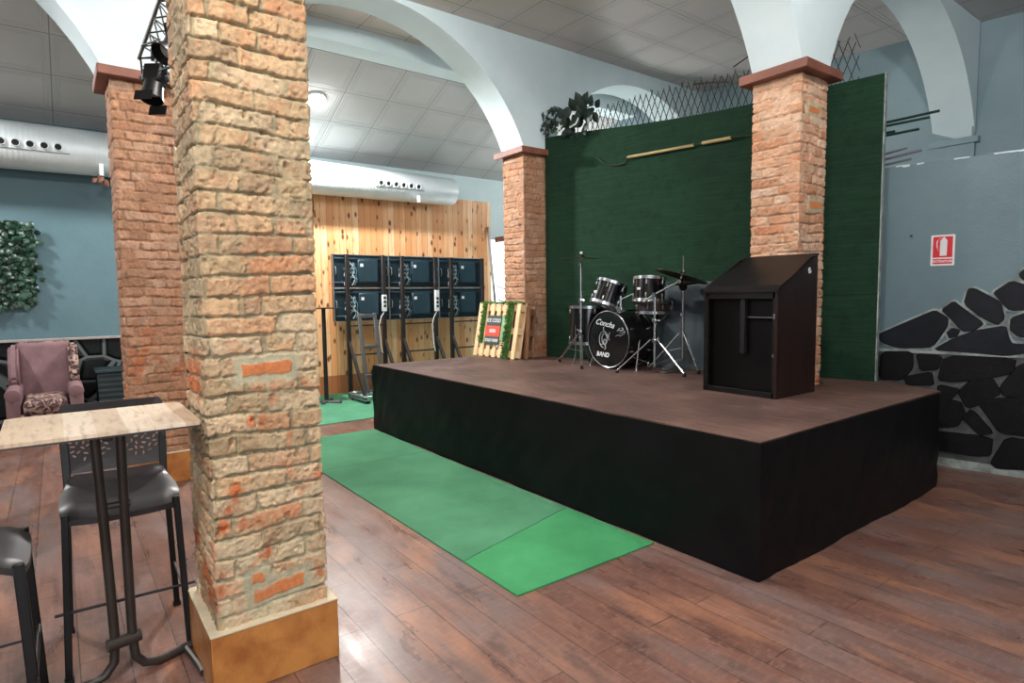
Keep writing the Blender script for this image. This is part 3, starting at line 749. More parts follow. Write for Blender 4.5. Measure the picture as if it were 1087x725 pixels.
# ------------------------------------------------------------------ green backdrop with lattice, plant, bamboo
G0 = Vector((-2.14, 5.307, 0)); GT = Vector((1, 0.1773, 0)).normalized(); GN = Vector((GT.y, -GT.x, 0))
def gp(x, z, off=0.0):
    v = Vector((x, 5.307 + 0.1773 * (x + 2.14), z)) + GN * off; return (v.x, v.y, v.z)
topz = [(-5.555, 3.285), (-5.1, 3.262), (-4.7, 3.225), (-4.3, 3.192), (-3.9, 3.168), (-3.5, 3.150), (-3.1, 3.145), (-2.6, 3.152), (-2.135, 3.155)]
bd = thing('backdrop_panel', 'tall dark green artificial turf backdrop across the back of the stage', 'backdrop', gp(-3.85, SZ))
b = B(); b.prism([gp(-5.555, SZ + 0.002), gp(-2.135, SZ + 0.002)] + [gp(x, z) for x, z in reversed(topz)], tuple(-GN * 0.05)); obj('turf_face', b, 'backdrop', bd, False)
b = B(); b.prism([gp(-2.137, SZ + 0.002, 0.004), gp(-2.128, SZ + 0.002, 0.004), gp(-2.128, 3.157, 0.004), gp(-2.137, 3.157, 0.004)], tuple(-GN * 0.056)); obj('pale_edge', b, 'mortar_light', bd, False)
# lattice
lt = B(); tops = [(-4.95, 3.46), (-4.3, 3.50), (-3.6, 3.475), (-3.2, 3.46), (-2.8, 3.49), (-2.38, 3.52), (-2.30, 3.38)]
def ltop(x): return float(np.interp(x, [t[0] for t in tops], [t[1] for t in tops])) + 0.02 * math.sin(x * 37)
stepx = 0.066; x = -5.06; i = 0
while x < -2.18:
    for sgn in (1, -1):
        x0 = x; z0 = 3.12; dz = 0.43; dx = sgn * 0.155
        x1 = x0 + dx
        if -5.15 < x0 < (-2.335 if sgn > 0 else -2.19):
            zt = ltop(x1) + rnd.uniform(-0.01, 0.03); f = (zt - z0) / dz
            if x0 + dx * f > -2.33: f = (-2.33 - x0) / dx
            if x0 + dx * f < -5.03: f = (-5.03 - x0) / dx
            f0 = max(0.0, (-2.33 - x0) / dx) if x0 > -2.33 else 0.0
            if f <= f0: continue
            zt = z0 + dz * f
            lt.bar(gp(x0 + dx * f0, z0 + dz * f0, -0.06 + 0.006 * sgn), gp(x0 + dx * f, zt, -0.06 + 0.006 * sgn), 0.008, 0.005)
    x += stepx; i += 1
lt.tube([gp(-3.75, 3.47, -0.05), gp(-3.55, 3.44, -0.05), gp(-3.4, 3.40, -0.05)], 0.007, 6)
lt.tube([gp(-3.36, 3.53, -0.05), gp(-3.2, 3.60, -0.05), gp(-3.0, 3.62, -0.05), gp(-2.85, 3.60, -0.05)], 0.006, 6)
o = obj('trellis', lt, 'twig', None, False); tag(center(o), 'dark willow trellis standing along the top of the green backdrop', 'trellis')
# bamboo on the backdrop
bb = thing('bamboo_pole', 'two pale bamboo lengths wired across the green backdrop', 'pole', gp(-3.9, 2.86, 0.03))
b = B(); b.tube([gp(-4.43, 2.872, 0.03), gp(-3.70, 2.868, 0.03)], 0.015, 8); obj('cane', b, 'bamboo', bb)
b = B(); b.tube([gp(-3.615, 2.872, 0.03), gp(-3.34, 2.870, 0.03)], 0.017, 8); obj('cane', b, 'bamboo', bb)
b = B(); b.tube([gp(-4.83, 2.945, 0.012), gp(-4.76, 2.88, 0.012), gp(-4.66, 2.83, 0.012), gp(-4.56, 2.815, 0.012), gp(-4.47, 2.82, 0.02), gp(-4.44, 2.85, 0.03)], 0.008, 6)
b.tube([gp(-4.44, 2.85, 0.034), gp(-4.40, 2.872, 0.038), gp(-3.3, 2.872, 0.04), gp(-3.0, 2.85, 0.02)], 0.005, 6); obj('wire', b, 'wire', bb)
# leaves
def leaf(b, c, d, up, L, Wd, kind=0, fold=0.25):
    c = Vector(c); d = Vector(d).normalized(); s = d.cross(Vector(up)); s = s.normalized() if s.length > 1e-3 else Vector((0, 1, 0)); n = s.cross(d)
    if kind == 0: prof = [(0, 0), (0.18, 0.75), (0.42, 1.0), (0.7, 0.7), (1, 0)]
    else: prof = [(0, 0.2), (0.1, 0.9), (0.3, 0.55), (0.45, 1.0), (0.62, 0.4), (1, 0)]
    bm = b.bm; mid = [bm.verts.new(c + d * L * t + n * 0.10 * L * math.sin(t * PI)) for t, w in prof]
    for sg in (1, -1):
        side = [bm.verts.new(c + d * L * t + s * sg * Wd * w * 0.5 + n * (0.10 * L * math.sin(t * PI) - fold * Wd * w * 0.5)) for t, w in prof]
        for i in range(len(prof) - 1):
            vs = [mid[i], mid[i + 1], side[i + 1], side[i]]
            try: bm.faces.new(vs if sg > 0 else list(reversed(vs)))
            except ValueError: pass
pl = thing('artificial_plant', 'dark artificial ivy with white star flower on top of the backdrop corner', 'plant', gp(-5.25, 3.27))
b = B(); rp = random.Random(5)
def proj_leafs(cx, cz, n, r, L, kind):
    for k in range(n):
        a = rp.uniform(0, 2 * PI); q = r * math.sqrt(rp.random()); c = gp(cx + q * math.cos(a), cz + q * math.sin(a), 0.03 + rp.uniform(-0.03, 0.06))
        a2 = rp.uniform(0, 2 * PI); dirv = GT * math.cos(a2) + Vector((0, 0, 1)) * math.sin(a2) + GN * rp.uniform(-0.2, 0.5)
        leaf(b, c, dirv, tuple(GN), L * rp.uniform(0.8, 1.2), L * 0.75, kind)
proj_leafs(-5.52, 3.42, 16, 0.08, 0.09, 1); proj_leafs(-5.38, 3.52, 12, 0.06, 0.08, 1); proj_leafs(-5.44, 3.36, 10, 0.07, 0.09, 1)
proj_leafs(-5.05, 3.44, 9, 0.10, 0.17, 0); proj_leafs(-5.22, 3.38, 8, 0.08, 0.15, 0); proj_leafs(-5.0, 3.33, 9, 0.10, 0.13, 0); proj_leafs(-4.88, 3.45, 4, 0.05, 0.12, 0)
obj('leaves', b, 'leaf', pl)
b = B(); b.tube([gp(-5.15, 3.20, 0.0), gp(-5.25, 3.34, 0.02), gp(-5.4, 3.45, 0.02), gp(-5.5, 3.5, 0.02)], 0.006, 6); b.tube([gp(-5.1, 3.20, 0.0), gp(-5.05, 3.40, 0.02), gp(-4.95, 3.5, 0.02), gp(-4.86, 3.5, 0.02)], 0.006, 6); obj('stem', b, 'twig', pl)
b = B(); pts = []
for k in range(10):
    r = 0.055 if k % 2 == 0 else 0.018; a = k * PI / 5 + PI / 2; pts.append(gp(-5.27 + r * math.cos(a), 3.325 + r * math.sin(a), 0.10))
b.prism(pts, tuple(-GN * 0.006)); b.tube([gp(-5.12, 3.30, 0.10), gp(-5.04, 3.32, 0.10), gp(-5.0, 3.38, 0.10)], 0.010, 6); obj('flower', b, 'star', pl, False)

# slats sticking out beyond the backdrop, over the low wall
for k, (s0, s1, z, dz, r, mt, lab) in enumerate([(-0.62, -0.055, 2.865, 0.015, 0.011, 'polegreen', 'longest dark green pole poking out past the backdrop, topmost of them'),
        (-0.62, -0.12, 2.835, 0.008, 0.011, 'polegreen', 'dark green pole just under the longest one, right of the backdrop'),
        (-0.62, -0.36, 2.775, 0.004, 0.010, 'polegreen', 'very short dark green pole stub right of the backdrop'),
        (-0.62, -0.19, 2.757, 0.008, 0.011, 'polegreen', 'lowest dark green pole poking out right of the backdrop'),
        (-0.62, -0.27, 2.60, 0.03, 0.010, 'polegrey', 'grey slat behind the low wall, topmost of the three grey ones'),
        (-0.62, -0.17, 2.565, 0.03, 0.012, 'polegrey', 'longest of the three grey slats just above the low wall'),
        (-0.62, -0.24, 2.515, 0.02, 0.010, 'polegrey', 'lowest grey slat resting near the top of the low wall')]):
    b = B(); b.tube([wp(s0, z - dz, 0.03 - 0.004 * k), wp(s1, z + dz, 0.03 - 0.004 * k)], r, 8)
    o = obj('pole' if mt == 'polegreen' else 'slat', b, mt); tag(center(o), lab, 'pole', 'poles beside the backdrop')

# fire extinguisher sign
sg = thing('fire_extinguisher_sign', 'red and white fire extinguisher sign on the blue-grey wall', 'sign', wp(-0.002, 1.65, 0.0))
b = B(); q = [(-0.074, 1.646), (0.074, 1.646), (0.080, 1.652), (0.080, 1.888), (0.074, 1.894), (-0.074, 1.894), (-0.080, 1.888), (-0.080, 1.652)]; b.prism([wp(s, z, 0.001) for s, z in q], tuple(N * 0.005)); obj('plate', b, 'white', sg, False)
b = B(); b.prism([wp(s, z, 0.006) for s, z in [(-0.066, 1.712), (0.066, 1.712), (0.066, 1.880), (-0.066, 1.880)]], tuple(N * 0.0015)); b.prism([wp(s, z, 0.006) for s, z in [(-0.066, 1.66), (0.066, 1.66), (0.066, 1.70), (-0.066, 1.70)]], tuple(N * 0.0015)); obj('red_field', b, 'red', sg, False)
b = B()
b.prism([wp(s, z, 0.0075) for s, z in [(-0.018, 1.725), (0.028, 1.725), (0.030, 1.848), (0.020, 1.862), (-0.006, 1.862), (-0.018, 1.846)]], tuple(N * 0.001))
b.prism([wp(s, z, 0.0075) for s, z in [(0.002, 1.862), (0.014, 1.862), (0.016, 1.874), (-0.004, 1.872)]], tuple(N * 0.001))
arc = [(-0.004, 1.868), (-0.022, 1.864), (-0.036, 1.848), (-0.040, 1.82), (-0.036, 1.79), (-0.028, 1.765)]
for a, c in zip(arc, arc[1:]): b.bar(wp(*a, 0.008), wp(*c, 0.008), 0.007, 0.002)
obj('extinguisher_symbol', b, 'white', sg, False)
text_mesh('lettering', 'EXTINTOR', 0.027, 'white', frame(wp(0, 1.680, 0.0078), T, (0, 0, 1)), sg, 0.0003, 0.0008)
b = B(); b.lathe([(0.009, 0), (0.009, 0.01), (0.004, 0.02)], wp(-0.22, 1.905, 0.0), tuple(N)); b.lathe([(0.005, 0), (0.004, 0.015)], wp(-0.21, 1.885, 0.0), tuple(N)); o = obj('wall_screw', b, 'grey'); tag(o, 'small grey screw in the blue-grey wall, left of the red sign', 'screw')

# ------------------------------------------------------------------ cabinet
cb = thing('cabinet', 'black wooden cabinet with sloping top standing on the stage', 'cabinet', (-2.49, 4.20, SZ))
x0, x1, y0, y1, zf, zb = -2.79, -2.205, 3.925, 4.46, 1.452, 1.715
b = B(); b.prism([(x1, y0, SZ), (x1, y1, SZ), (x1, y1, zb), (x1, y1 - 0.10, zb - 0.012), (x1, y0 + 0.04, zf + 0.03), (x1, y0, zf)], (-0.02, 0, 0)); obj('side_panel', b, 'cab_side', cb, False, 'dark brown side panel')
b = B(); b.prism([(x0, y0, SZ), (x0, y1, SZ), (x0, y1, zb), (x0, y1 - 0.10, zb - 0.012), (x0, y0 + 0.04, zf + 0.03), (x0, y0, zf)], (0.02, 0, 0)); obj('side_panel', b, 'cab', cb, False)
b = B(); b.prism([(x0 - 0.006, y0 - 0.012, zf - 0.004), (x0 - 0.006, y0 + 0.04, zf + 0.03), (x0 - 0.006, y1 + 0.004, zb), (x0 - 0.006, y1 + 0.004, zb + 0.014), (x0 - 0.006, y0 + 0.03, zf + 0.045), (x0 - 0.006, y0 - 0.012, zf + 0.012)], (x1 - x0 + 0.012, 0, 0)); obj('sloping_top', b, 'cab', cb, False)
b = B(); b.box((x0 + 0.02, y0 + 0.045, SZ + 0.02), (x1 - 0.02, y0 + 0.06, zf)); obj('back_board', b, 'cab_in', cb)
b = B(); b.box((x0 + 0.02, y0, SZ), (x1 - 0.02, y0 + 0.015, SZ + 0.04), 0.002); b.box((x0 + 0.02, y0, zf - 0.05), (x1 - 0.02, y0 + 0.015, zf), 0.002); b.box((x0 + 0.02, y0, SZ), (x0 + 0.035, y0 + 0.015, zf)); b.box((x1 - 0.035, y0, SZ), (x1 - 0.02, y0 + 0.015, zf)); obj('front_frame', b, 'cab', cb)
xm = -2.475; b = B(); b.box((xm - 0.018, y0 + 0.008, SZ + 0.30), (xm + 0.018, y0 + 0.044, zf - 0.05), 0.002); obj('divider', b, 'cab_edge', cb)
b = B(); b.box((xm + 0.018, y0 + 0.012, 1.262), (x1 - 0.02, y0 + 0.044, 1.28), 0.002); obj('shelf', b, 'cab_in', cb)
b = B(); b.box((x0 + 0.02, y0 + 0.015, SZ), (x1 - 0.02, y0 + 0.50, SZ + 0.02)); obj('bottom_board', b, 'cab_in', cb)
b = B(); b.box((xm + 0.05, y0 + 0.01, 1.270), (x1 - 0.03, y0 + 0.016, 1.276)); b.box((x1 - 0.03, y0 - 0.002, 1.262), (x1 - 0.018, y0 + 0.002, 1.30)); b.box((x1 - 0.034, y0 - 0.002, 1.0), (x1 - 0.022, y0 + 0.002, 1.02)); obj('metal_fitting', b, 'grey', cb, True, 'small pale metal fittings')
b = B(); b.tube([(x1 + 0.002, 4.34 + 0.012 * math.cos(a), 1.60 + 0.018 * math.sin(a)) for a in np.linspace(0.9, 5.2, 9)], 0.005, 6); b.tube([(x1 + 0.002, 4.350, 1.605), (x1 + 0.002, 4.356, 1.585)], 0.005, 6); obj('white_mark', b, 'white', cb)

# grey board leaning on the backdrop behind the hi-hat
b = B(); gx0, gx1 = -4.02, -3.30
b.prism([gp(gx0, SZ + 0.004, 0.17), gp(gx1, SZ + 0.004, 0.17), gp(gx1, 1.56, 0.06), gp(gx0, 1.555, 0.06)], tuple(-GN * 0.03)); o = obj('board', b, 'greyboard', None, False); tag(center(o), 'blue-grey board leaning on the backdrop behind the hi-hat', 'board')

# ------------------------------------------------------------------ drums
def drum(name, label, c0, axis, r, depth, headmat, mat='shell', lugs=8, group=None, extra=None, hoop='chrome', rings=1):
    """c0 centre of the front/top head, axis pointing from it into the drum"""
    c0 = Vector(c0); ax = Vector(axis).normalized(); t = thing(name, label, 'drum', tuple(c0 + ax * depth), group)
    b = B(); b.lathe([(r - 0.004, 0.012), (r, 0.014), (r, depth - 0.014), (r - 0.004, depth - 0.012)], c0, ax, 44); obj('shell', b, mat, t)
    b = B(); b.lathe([(0, 0.0), (r - 0.02, 0.0), (r - 0.004, 0.004), (r - 0.004, 0.012)], c0, ax, 44, False); obj('drum_head', b, headmat, t)
    b = B(); b.lathe([(0, 0.0), (r - 0.02, 0.0), (r - 0.004, -0.004)], c0 + ax * depth, ax, 44, False); obj('drum_head', b, headmat, t)
    for k, d0 in ((0, 0.0), (1, depth)):
        b = B(); sg = 1 if k == 0 else -1
        b.lathe([(r + 0.001, d0 + sg * 0.026), (r + 0.011, d0 + sg * 0.024), (r + 0.012, d0 - sg * 0.006), (r + 0.006, d0 - sg * 0.010), (r - 0.003, d0 - sg * 0.006), (r - 0.003, d0 + sg * 0.004)], c0, ax, 44, False); obj('hoop', b, hoop, t)
    u = Vector((1, 0, 0)) if abs(ax.x) < 0.8 else Vector((0, 0, 1)); X = u.cross(ax).normalized(); Y = ax.cross(X)
    for k in range(lugs):
        a = 2 * PI * (k + 0.5) / lugs; d = X * math.cos(a) + Y * math.sin(a); b = B()
        for dd in ((0.055, 0.03) if depth > 0.16 else ((depth / 2, 0.02),)):
            pass
        for f, e_ in (((0.055, 0.0), (depth - 0.055, depth)) if depth > 0.16 else ((depth / 2, 0.0),)):
            b = B(); p = c0 + d * (r + 0.008) + ax * f; b.bar(p - ax * 0.024, p + ax * 0.024, 0.018, 0.016, 0.004, tuple(d))
            b.tube([c0 + d * (r + 0.012) + ax * e_, c0 + d * (r + 0.012) + ax * f], 0.003, 6); obj('lug', b, 'chrome', t)
    return t, X, Y
# bass drum, its front head faces the audience
bc = (-4.19, 4.345, SZ + 0.292)
t, X_, Y_ = drum('bass_drum', 'black bass drum with white hand lettering on its front head', bc, (0, 1, 0), 0.275, 0.36, 'head_black', lugs=8, hoop='shell')
b = B(); b.lathe([(0.277, 0.002), (0.283, -0.008), (0.278, -0.012), (0.272, -0.008), (0.272, 0.0)], bc, (0, 1, 0), 48, False); obj('rim', b, 'chrome', t)
fm = lambda dx, dz: frame((bc[0] + dx, bc[1] - 0.004, bc[2] + dz), (1, 0, 0), (0, 0, 1))
text_mesh('lettering', 'Concha', 0.082, 'letter', frame((bc[0] - 0.05, bc[1] - 0.004, bc[2] + 0.155), (1, 0, -0.16), (0.16, 0, 1)), t, 0.0006, 0.0002, 0.5)
text_mesh('lettering', 'BAND', 0.062, 'letter', frame((bc[0] - 0.075, bc[1] - 0.004, bc[2] - 0.155), (1, 0, -0.05), (0.05, 0, 1)), t, 0.0006, 0.0016, 0.2)
b = B()
def stroke(pts, w=0.006, mat=None):
    for a, c in zip(pts, pts[1:]): b.bar((bc[0] + a[0], bc[1] - 0.004, bc[2] + a[1]), (bc[0] + c[0], bc[1] - 0.004, bc[2] + c[1]), 0.0015, w, 0, (0, 1, 0))
cir = lambda cx, cz, rx, rz, a0, a1, n=12: [(cx + rx * math.cos(a), cz + rz * math.sin(a)) for a in np.linspace(a0, a1, n)]
stroke(cir(-0.06, -0.005, 0.062, 0.082, 0.3, 4.9)); stroke(cir(-0.05, 0.0, 0.036, 0.055, -1.0, 4.2)); stroke(cir(-0.045, -0.03, 0.018, 0.03, 0, 6.28))
stroke([(-0.06, 0.085), (-0.064, 0.115), (-0.045, 0.125)]); stroke([(-0.04, -0.04), (-0.035, -0.09), (-0.05, -0.105)]); stroke([(-0.11, -0.05), (-0.07, -0.055)]); stroke([(0.02, 0.07), (0.005, 0.03), (0.012, -0.01)], 0.004)
obj('face_drawing', b, 'letter', t, False)
b = B()
stroke([(0.12, 0.085), (0.15, 0.115), (0.19, 0.12), (0.20, 0.10), (0.15, 0.085)], 0.007); stroke([(0.14, 0.10), (0.19, 0.095)], 0.012)
stroke([(0.10, 0.035), (0.13, 0.05), (0.16, 0.04), (0.21, 0.065), (0.22, 0.09), (0.19, 0.075), (0.15, 0.065)], 0.004)
obj('signature', b, 'letter', t, False)
b = B(); b.tube([(-3.925, 4.50, 1.02), (-3.88, 4.40, SZ + 0.012)], 0.008, 8); b.lathe([(0.014, 0), (0.012, 0.02)], (-3.88, 4.40, SZ), (0, 0, 1), 10); obj('spur', b, 'chrome', t)
b = B(); b.tube([(-4.455, 4.50, 1.02), (-4.50, 4.40, SZ + 0.012)], 0.008, 8); b.lathe([(0.014, 0), (0.012, 0.02)], (-4.50, 4.40, SZ), (0, 0, 1), 10); obj('spur', b, 'chrome', t)
b = B(); b.tube([(-4.19, 4.52, SZ + 0.56), (-4.19, 4.52, SZ + 0.72)], 0.015, 10); b.box((-4.225, 4.49, SZ + 0.555), (-4.155, 4.55, SZ + 0.61), 0.008)
b.tube([(-4.19, 4.52, SZ + 0.68), (-4.30, 4.56, SZ + 0.74)], 0.010, 8); b.tube([(-4.19, 4.52, SZ + 0.68), (-4.06, 4.57, SZ + 0.74)], 0.010, 8); obj('tom_holder', b, 'chrome', t)
# toms
ax1 = Vector((-0.16, -0.34, -1)).normalized()
t, *_ = drum('tom_drum', 'tilted black rack tom above the lettered bass drum, left one', (-4.345, 4.575, 1.560), tuple(ax1), 0.155, 0.245, 'head_clear', lugs=6, group='rack toms')
b = B(); b.box((-4.42, 4.372, 1.462), (-4.376, 4.380, 1.487), 0.002); obj('badge', b, 'white', t)
ax2 = Vector((0.05, -0.12, -1)).normalized()
t, *_ = drum('tom_drum', 'upright black rack tom to the right, over the brown snare', (-3.905, 4.62, 1.597), tuple(ax2), 0.150, 0.235, 'head_clear', lugs=6, group='rack toms')
b = B(); b.box((-3.915, 4.444, 1.485), (-3.870, 4.450, 1.508), 0.002); obj('badge', b, 'white', t)
# floor tom
t, *_ = drum('floor_tom', 'black floor tom on chrome legs at the left of the kit', (-4.74, 4.60, 1.318), (0.0, -0.02, -1), 0.195, 0.40, 'head_clear', lugs=8)
for a in (0.6, 2.7, 4.8):
    px, py = -4.74 + 0.215 * math.cos(a), 4.60 + 0.2 * math.sin(a); b = B()
    b.tube([(px, py, 1.12), (px, py, 0.82), (px + 0.03 * math.cos(a), py + 0.03 * math.sin(a), SZ + 0.02)], 0.007, 8); b.lathe([(0.012, 0), (0.01, 0.03)], (px + 0.03 * math.cos(a), py + 0.03 * math.sin(a), SZ), (0, 0, 1), 8); obj('leg', b, 'chrome', t)
# snare on its stand
t, *_ = drum('snare_drum', 'brown snare drum on a stand behind the right rack tom', (-4.03, 4.83, 1.375), (0.0, -0.04, -1), 0.178, 0.13, 'head_clear', 'snare', lugs=8)
b = B(); b.tube([(-4.03, 4.83, 1.22), (-4.03, 4.83, 0.90)], 0.011, 8)
for a in (0.2, 2.3, 4.4):
    b.tube([(-4.03, 4.83, 1.10), (-4.03 + 0.14 * math.cos(a), 4.83 + 0.13 * math.sin(a), 1.23)], 0.006, 6)
obj('stand', b, 'chrome', t)
for a in (0.5, 2.6, 4.7):
    b = B(); b.tube([(-4.03, 4.83, 0.98), (-4.03 + 0.2 * math.cos(a), 4.85 + 0.10 * math.sin(a), SZ + 0.02)], 0.007, 6); b.lathe([(0.012, 0), (0.01, 0.02)], (-4.03 + 0.2 * math.cos(a), 4.85 + 0.10 * math.sin(a), SZ), (0, 0, 1), 8); obj('leg', b, 'chrome', t)

def tripod(t, cx, cy, hub, zlow, feet, r=0.011, top=None):
    for fx, fy in feet:
        d = Vector((fx - cx, fy - cy, 0)); b = B()
        k = Vector((cx, cy, hub)) + d * 0.10 + Vector((0, 0, -0.01)); f = Vector((fx, fy, SZ + 0.025))
        n = Vector((-d.y, d.x, 0)).normalized() * 0.008
        b.tube([k + n, f + n], 0.006, 6); b.tube([k - n, f - n], 0.006, 6)
        b.bar(k, k + (f - k) * 0.12, 0.026, 0.012, 0.003)
        mid = k + (f - k) * 0.55; b.bar(Vector((cx, cy, zlow)), mid, 0.010, 0.004)
        obj('leg', b, 'chrome', t)
        b = B(); b.lathe([(0.016, 0.0), (0.018, 0.012), (0.011, 0.035), (0.0, 0.038)], (fx, fy, SZ), (0, 0, 1), 10); obj('rubber_foot', b, 'rubber', t)
def cymbal(name, label, c, axis, r, par_=None, group=None):
    b = B(); b.lathe([(0.0, 0.030), (0.018, 0.028), (0.035, 0.018), (0.042, 0.008), (r * 0.6, 0.001), (r, -0.012), (r, -0.0135), (r * 0.6, -0.001), (0.042, 0.006), (0.0, 0.026)], c, axis, 40, False)
    o = obj(name, b, 'cymbal'); 
    return tag(o, label, 'cymbal', group)
# left cymbal stand
sx, sy = -4.575, 4.34
t = thing('cymbal_stand', 'chrome cymbal stand on three legs at the left of the drum kit', 'stand', (sx, sy, SZ))
b = B(); b.tube([(sx, sy, 0.80), (sx, sy, 1.40)], 0.012, 10); b.tube([(sx, sy, 1.38), (sx, sy, 1.745)], 0.009, 10); b.tube([(sx, sy, 1.74), (sx + 0.01, sy, 1.89)], 0.004, 8)
b.box((sx - 0.02, sy - 0.018, 1.36), (sx + 0.02, sy + 0.018, 1.41), 0.006); b.box((sx - 0.016, sy - 0.016, 1.735), (sx + 0.016, sy + 0.016, 1.785), 0.006); b.box((sx - 0.022, sy - 0.02, 1.03), (sx + 0.022, sy + 0.02, 1.08), 0.006); obj('pole', b, 'chrome', t)
b = B(); b.tube([(sx + 0.018, sy, 1.385), (sx + 0.05, sy, 1.385)], 0.007, 6); b.tube([(sx - 0.018, sy, 1.055), (sx - 0.055, sy, 1.085)], 0.007, 6); b.tube([(sx - 0.016, sy, 1.755), (sx - 0.045, sy, 1.75)], 0.006, 6); obj('wing_nut', b, 'chrome', t)
b = B(); b.lathe([(0.013, 0), (0.013, 0.022)], (sx + 0.008, sy, 1.862), (0, 0, 1), 10); obj('top_nut', b, 'white', t)
tripod(t, sx, sy, 1.05, 0.86, [(-4.97, 4.39), (-4.35, 4.135), (-4.78, 4.66)])
cymbal('cymbal', 'dark crash cymbal on the left stand, apart from the others', (sx + 0.006, sy, 1.825), (0.06, -0.02, 1), 0.215)
# boom stand
sx, sy = -3.60, 4.33
t = thing('cymbal_stand', 'chrome boom cymbal stand right in front of the bass drum', 'stand', (sx, sy, SZ))
b = B(); b.tube([(sx, sy, 0.78), (sx, sy, 1.20)], 0.012, 10); b.tube([(sx, sy, 1.18), (sx, sy, 1.43)], 0.010, 10); b.box((sx - 0.022, sy - 0.02, 1.185), (sx + 0.022, sy + 0.02, 1.225), 0.006); b.box((sx - 0.02, sy - 0.02, 1.00), (sx + 0.02, sy + 0.02, 1.04), 0.005)
b.lathe([(0.022, -0.02), (0.022, 0.02)], (sx, sy, 1.435), (0, 1, 0), 14); obj('pole', b, 'chrome', t)
b = B(); b.tube([(-3.71, 4.30, 1.37), (sx, sy, 1.44), (-3.385, 4.41, 1.555), (-3.375, 4.42, 1.625)], [0.009, 0.010, 0.009, 0.005], 10); b.box((-3.41, 4.39, 1.53), (-3.365, 4.43, 1.575), 0.006); obj('boom_arm', b, 'chrome', t)
b = B(); b.tube([(sx + 0.018, sy, 1.205), (sx + 0.06, sy, 1.205)], 0.007, 6); b.tube([(sx + 0.018, sy, 1.025), (sx + 0.05, sy, 1.05)], 0.007, 6); b.tube([(-3.36, 4.41, 1.62), (-3.34, 4.41, 1.65)], 0.006, 6); obj('wing_nut', b, 'chrome', t)
tripod(t, sx, sy, 1.04, 0.80, [(-3.905, 4.165), (-3.325, 4.40), (-3.62, 4.70)])
cymbal('cymbal', 'tilted crash cymbal at the end of the boom arm', (-3.377, 4.42, 1.605), (0.19, 0.25, 1), 0.235)
# hi-hat
sx, sy = -3.62, 4.76
t = thing('hi_hat_stand', 'chrome hi-hat stand with tall rod, behind the boom stand', 'stand', (sx, sy, SZ))
b = B(); b.tube([(sx, sy, 0.80), (sx, sy, 1.25)], 0.012, 10); b.tube([(sx, sy, 1.24), (sx, sy, 1.52)], 0.010, 10); b.tube([(sx, sy, 1.5), (sx, sy, 1.80)], 0.005, 8); b.box((sx - 0.02, sy - 0.018, 1.23), (sx + 0.02, sy + 0.018, 1.265), 0.005); obj('pole', b, 'chrome', t)
b = B(); b.lathe([(0.012, 0.0), (0.035, 0.02), (0.040, 0.05), (0.02, 0.055)], (sx, sy, 1.47), (0, 0, 1), 14); obj('clutch', b, 'rubber', t)
b = B(); b.box((sx - 0.04, sy - 0.30, SZ + 0.001), (sx + 0.04, sy - 0.03, SZ + 0.02), 0.004); b.bar((sx, sy - 0.27, SZ + 0.03), (sx, sy - 0.03, SZ + 0.11), 0.07, 0.01, 0.003); obj('pedal', b, 'grey', t)
tripod(t, sx, sy, 1.08, 0.93, [(-3.86, 4.56), (-3.36, 4.66), (-3.62, 4.89)])
cymbal('cymbal', 'upper hi-hat cymbal on the tall rod', (sx, sy, 1.548), (0.02, 0, 1), 0.175, None, 'hi-hat pair')
cymbal('cymbal', 'lower hi-hat cymbal, underneath its twin', (sx, sy, 1.528), (0.02, 0, -1), 0.175, None, 'hi-hat pair')
# kick pedal
t = thing('kick_pedal', 'small metal kick pedal behind the bass drum', 'pedal', (-4.19, 4.78, SZ))
b = B(); b.box((-4.24, 4.72, SZ + 0.001), (-4.14, 4.90, SZ + 0.014), 0.003); obj('base_plate', b, 'grey', t)
b = B(); b.bar((-4.19, 4.88, SZ + 0.02), (-4.19, 4.74, SZ + 0.09), 0.08, 0.008, 0.002); obj('footboard', b, 'chrome', t)
b = B(); b.tube([(-4.24, 4.74, SZ + 0.01), (-4.24, 4.74, SZ + 0.2), (-4.14, 4.74, SZ + 0.2), (-4.14, 4.74, SZ + 0.01)], 0.006, 6); obj('post', b, 'chrome', t)

# ------------------------------------------------------------------ pallets
def pallet_local(t, Wd, Ht, mat, tr, n=7, sw=0.07, back=True, depth=0.10):
    def P(x, y, z): return tr @ Vector((x, y, z))
    R = tr.to_3x3()
    def bx(name, lo, hi, m, lab=None):
        b = B(); b.box(lo, hi, 0.003)
        for v in b.bm.verts: v.co = tr @ v.co
        return obj(name, b, m, t, False, lab)
    for k in range(n):
        x = k * (Wd - sw) / (n - 1); bx('slat', (x, 0, 0.0), (x + sw, 0.016, Ht), mat)
    for z in (0.02, Ht / 2 - 0.04, Ht - 0.10): bx('stringer', (0, 0.016, z), (Wd, 0.016 + depth - 0.032, z + 0.075), mat)
    if back:
        for k in (0, 1, 2): x = k * (Wd - 0.09) / 2; bx('back_slat', (x, depth - 0.016, 0), (x + 0.09, depth, Ht), mat)
    return bx, P
def lean_frame(x0, x1, yb, ang, z=SZ + 0.002):
    m = Matrix.Translation((x0, yb, z)) @ Matrix.Rotation(-ang, 4, 'X'); return m
t = thing('pallet', 'light wooden pallet with green strips and a beer sign leaning on the column', 'pallet', (-5.87, 4.16, SZ))
Wp = 0.80; Hp = 0.66
tr = Matrix.Translation((-6.28, 4.115, SZ + 0.004)) @ Matrix.Rotation(math.atan2(0.03, 0.8), 4, 'Z') @ Matrix.Rotation(-0.19, 4, 'X')
bx, P_ = pallet_local(t, Wp, Hp, 'pallet', tr)
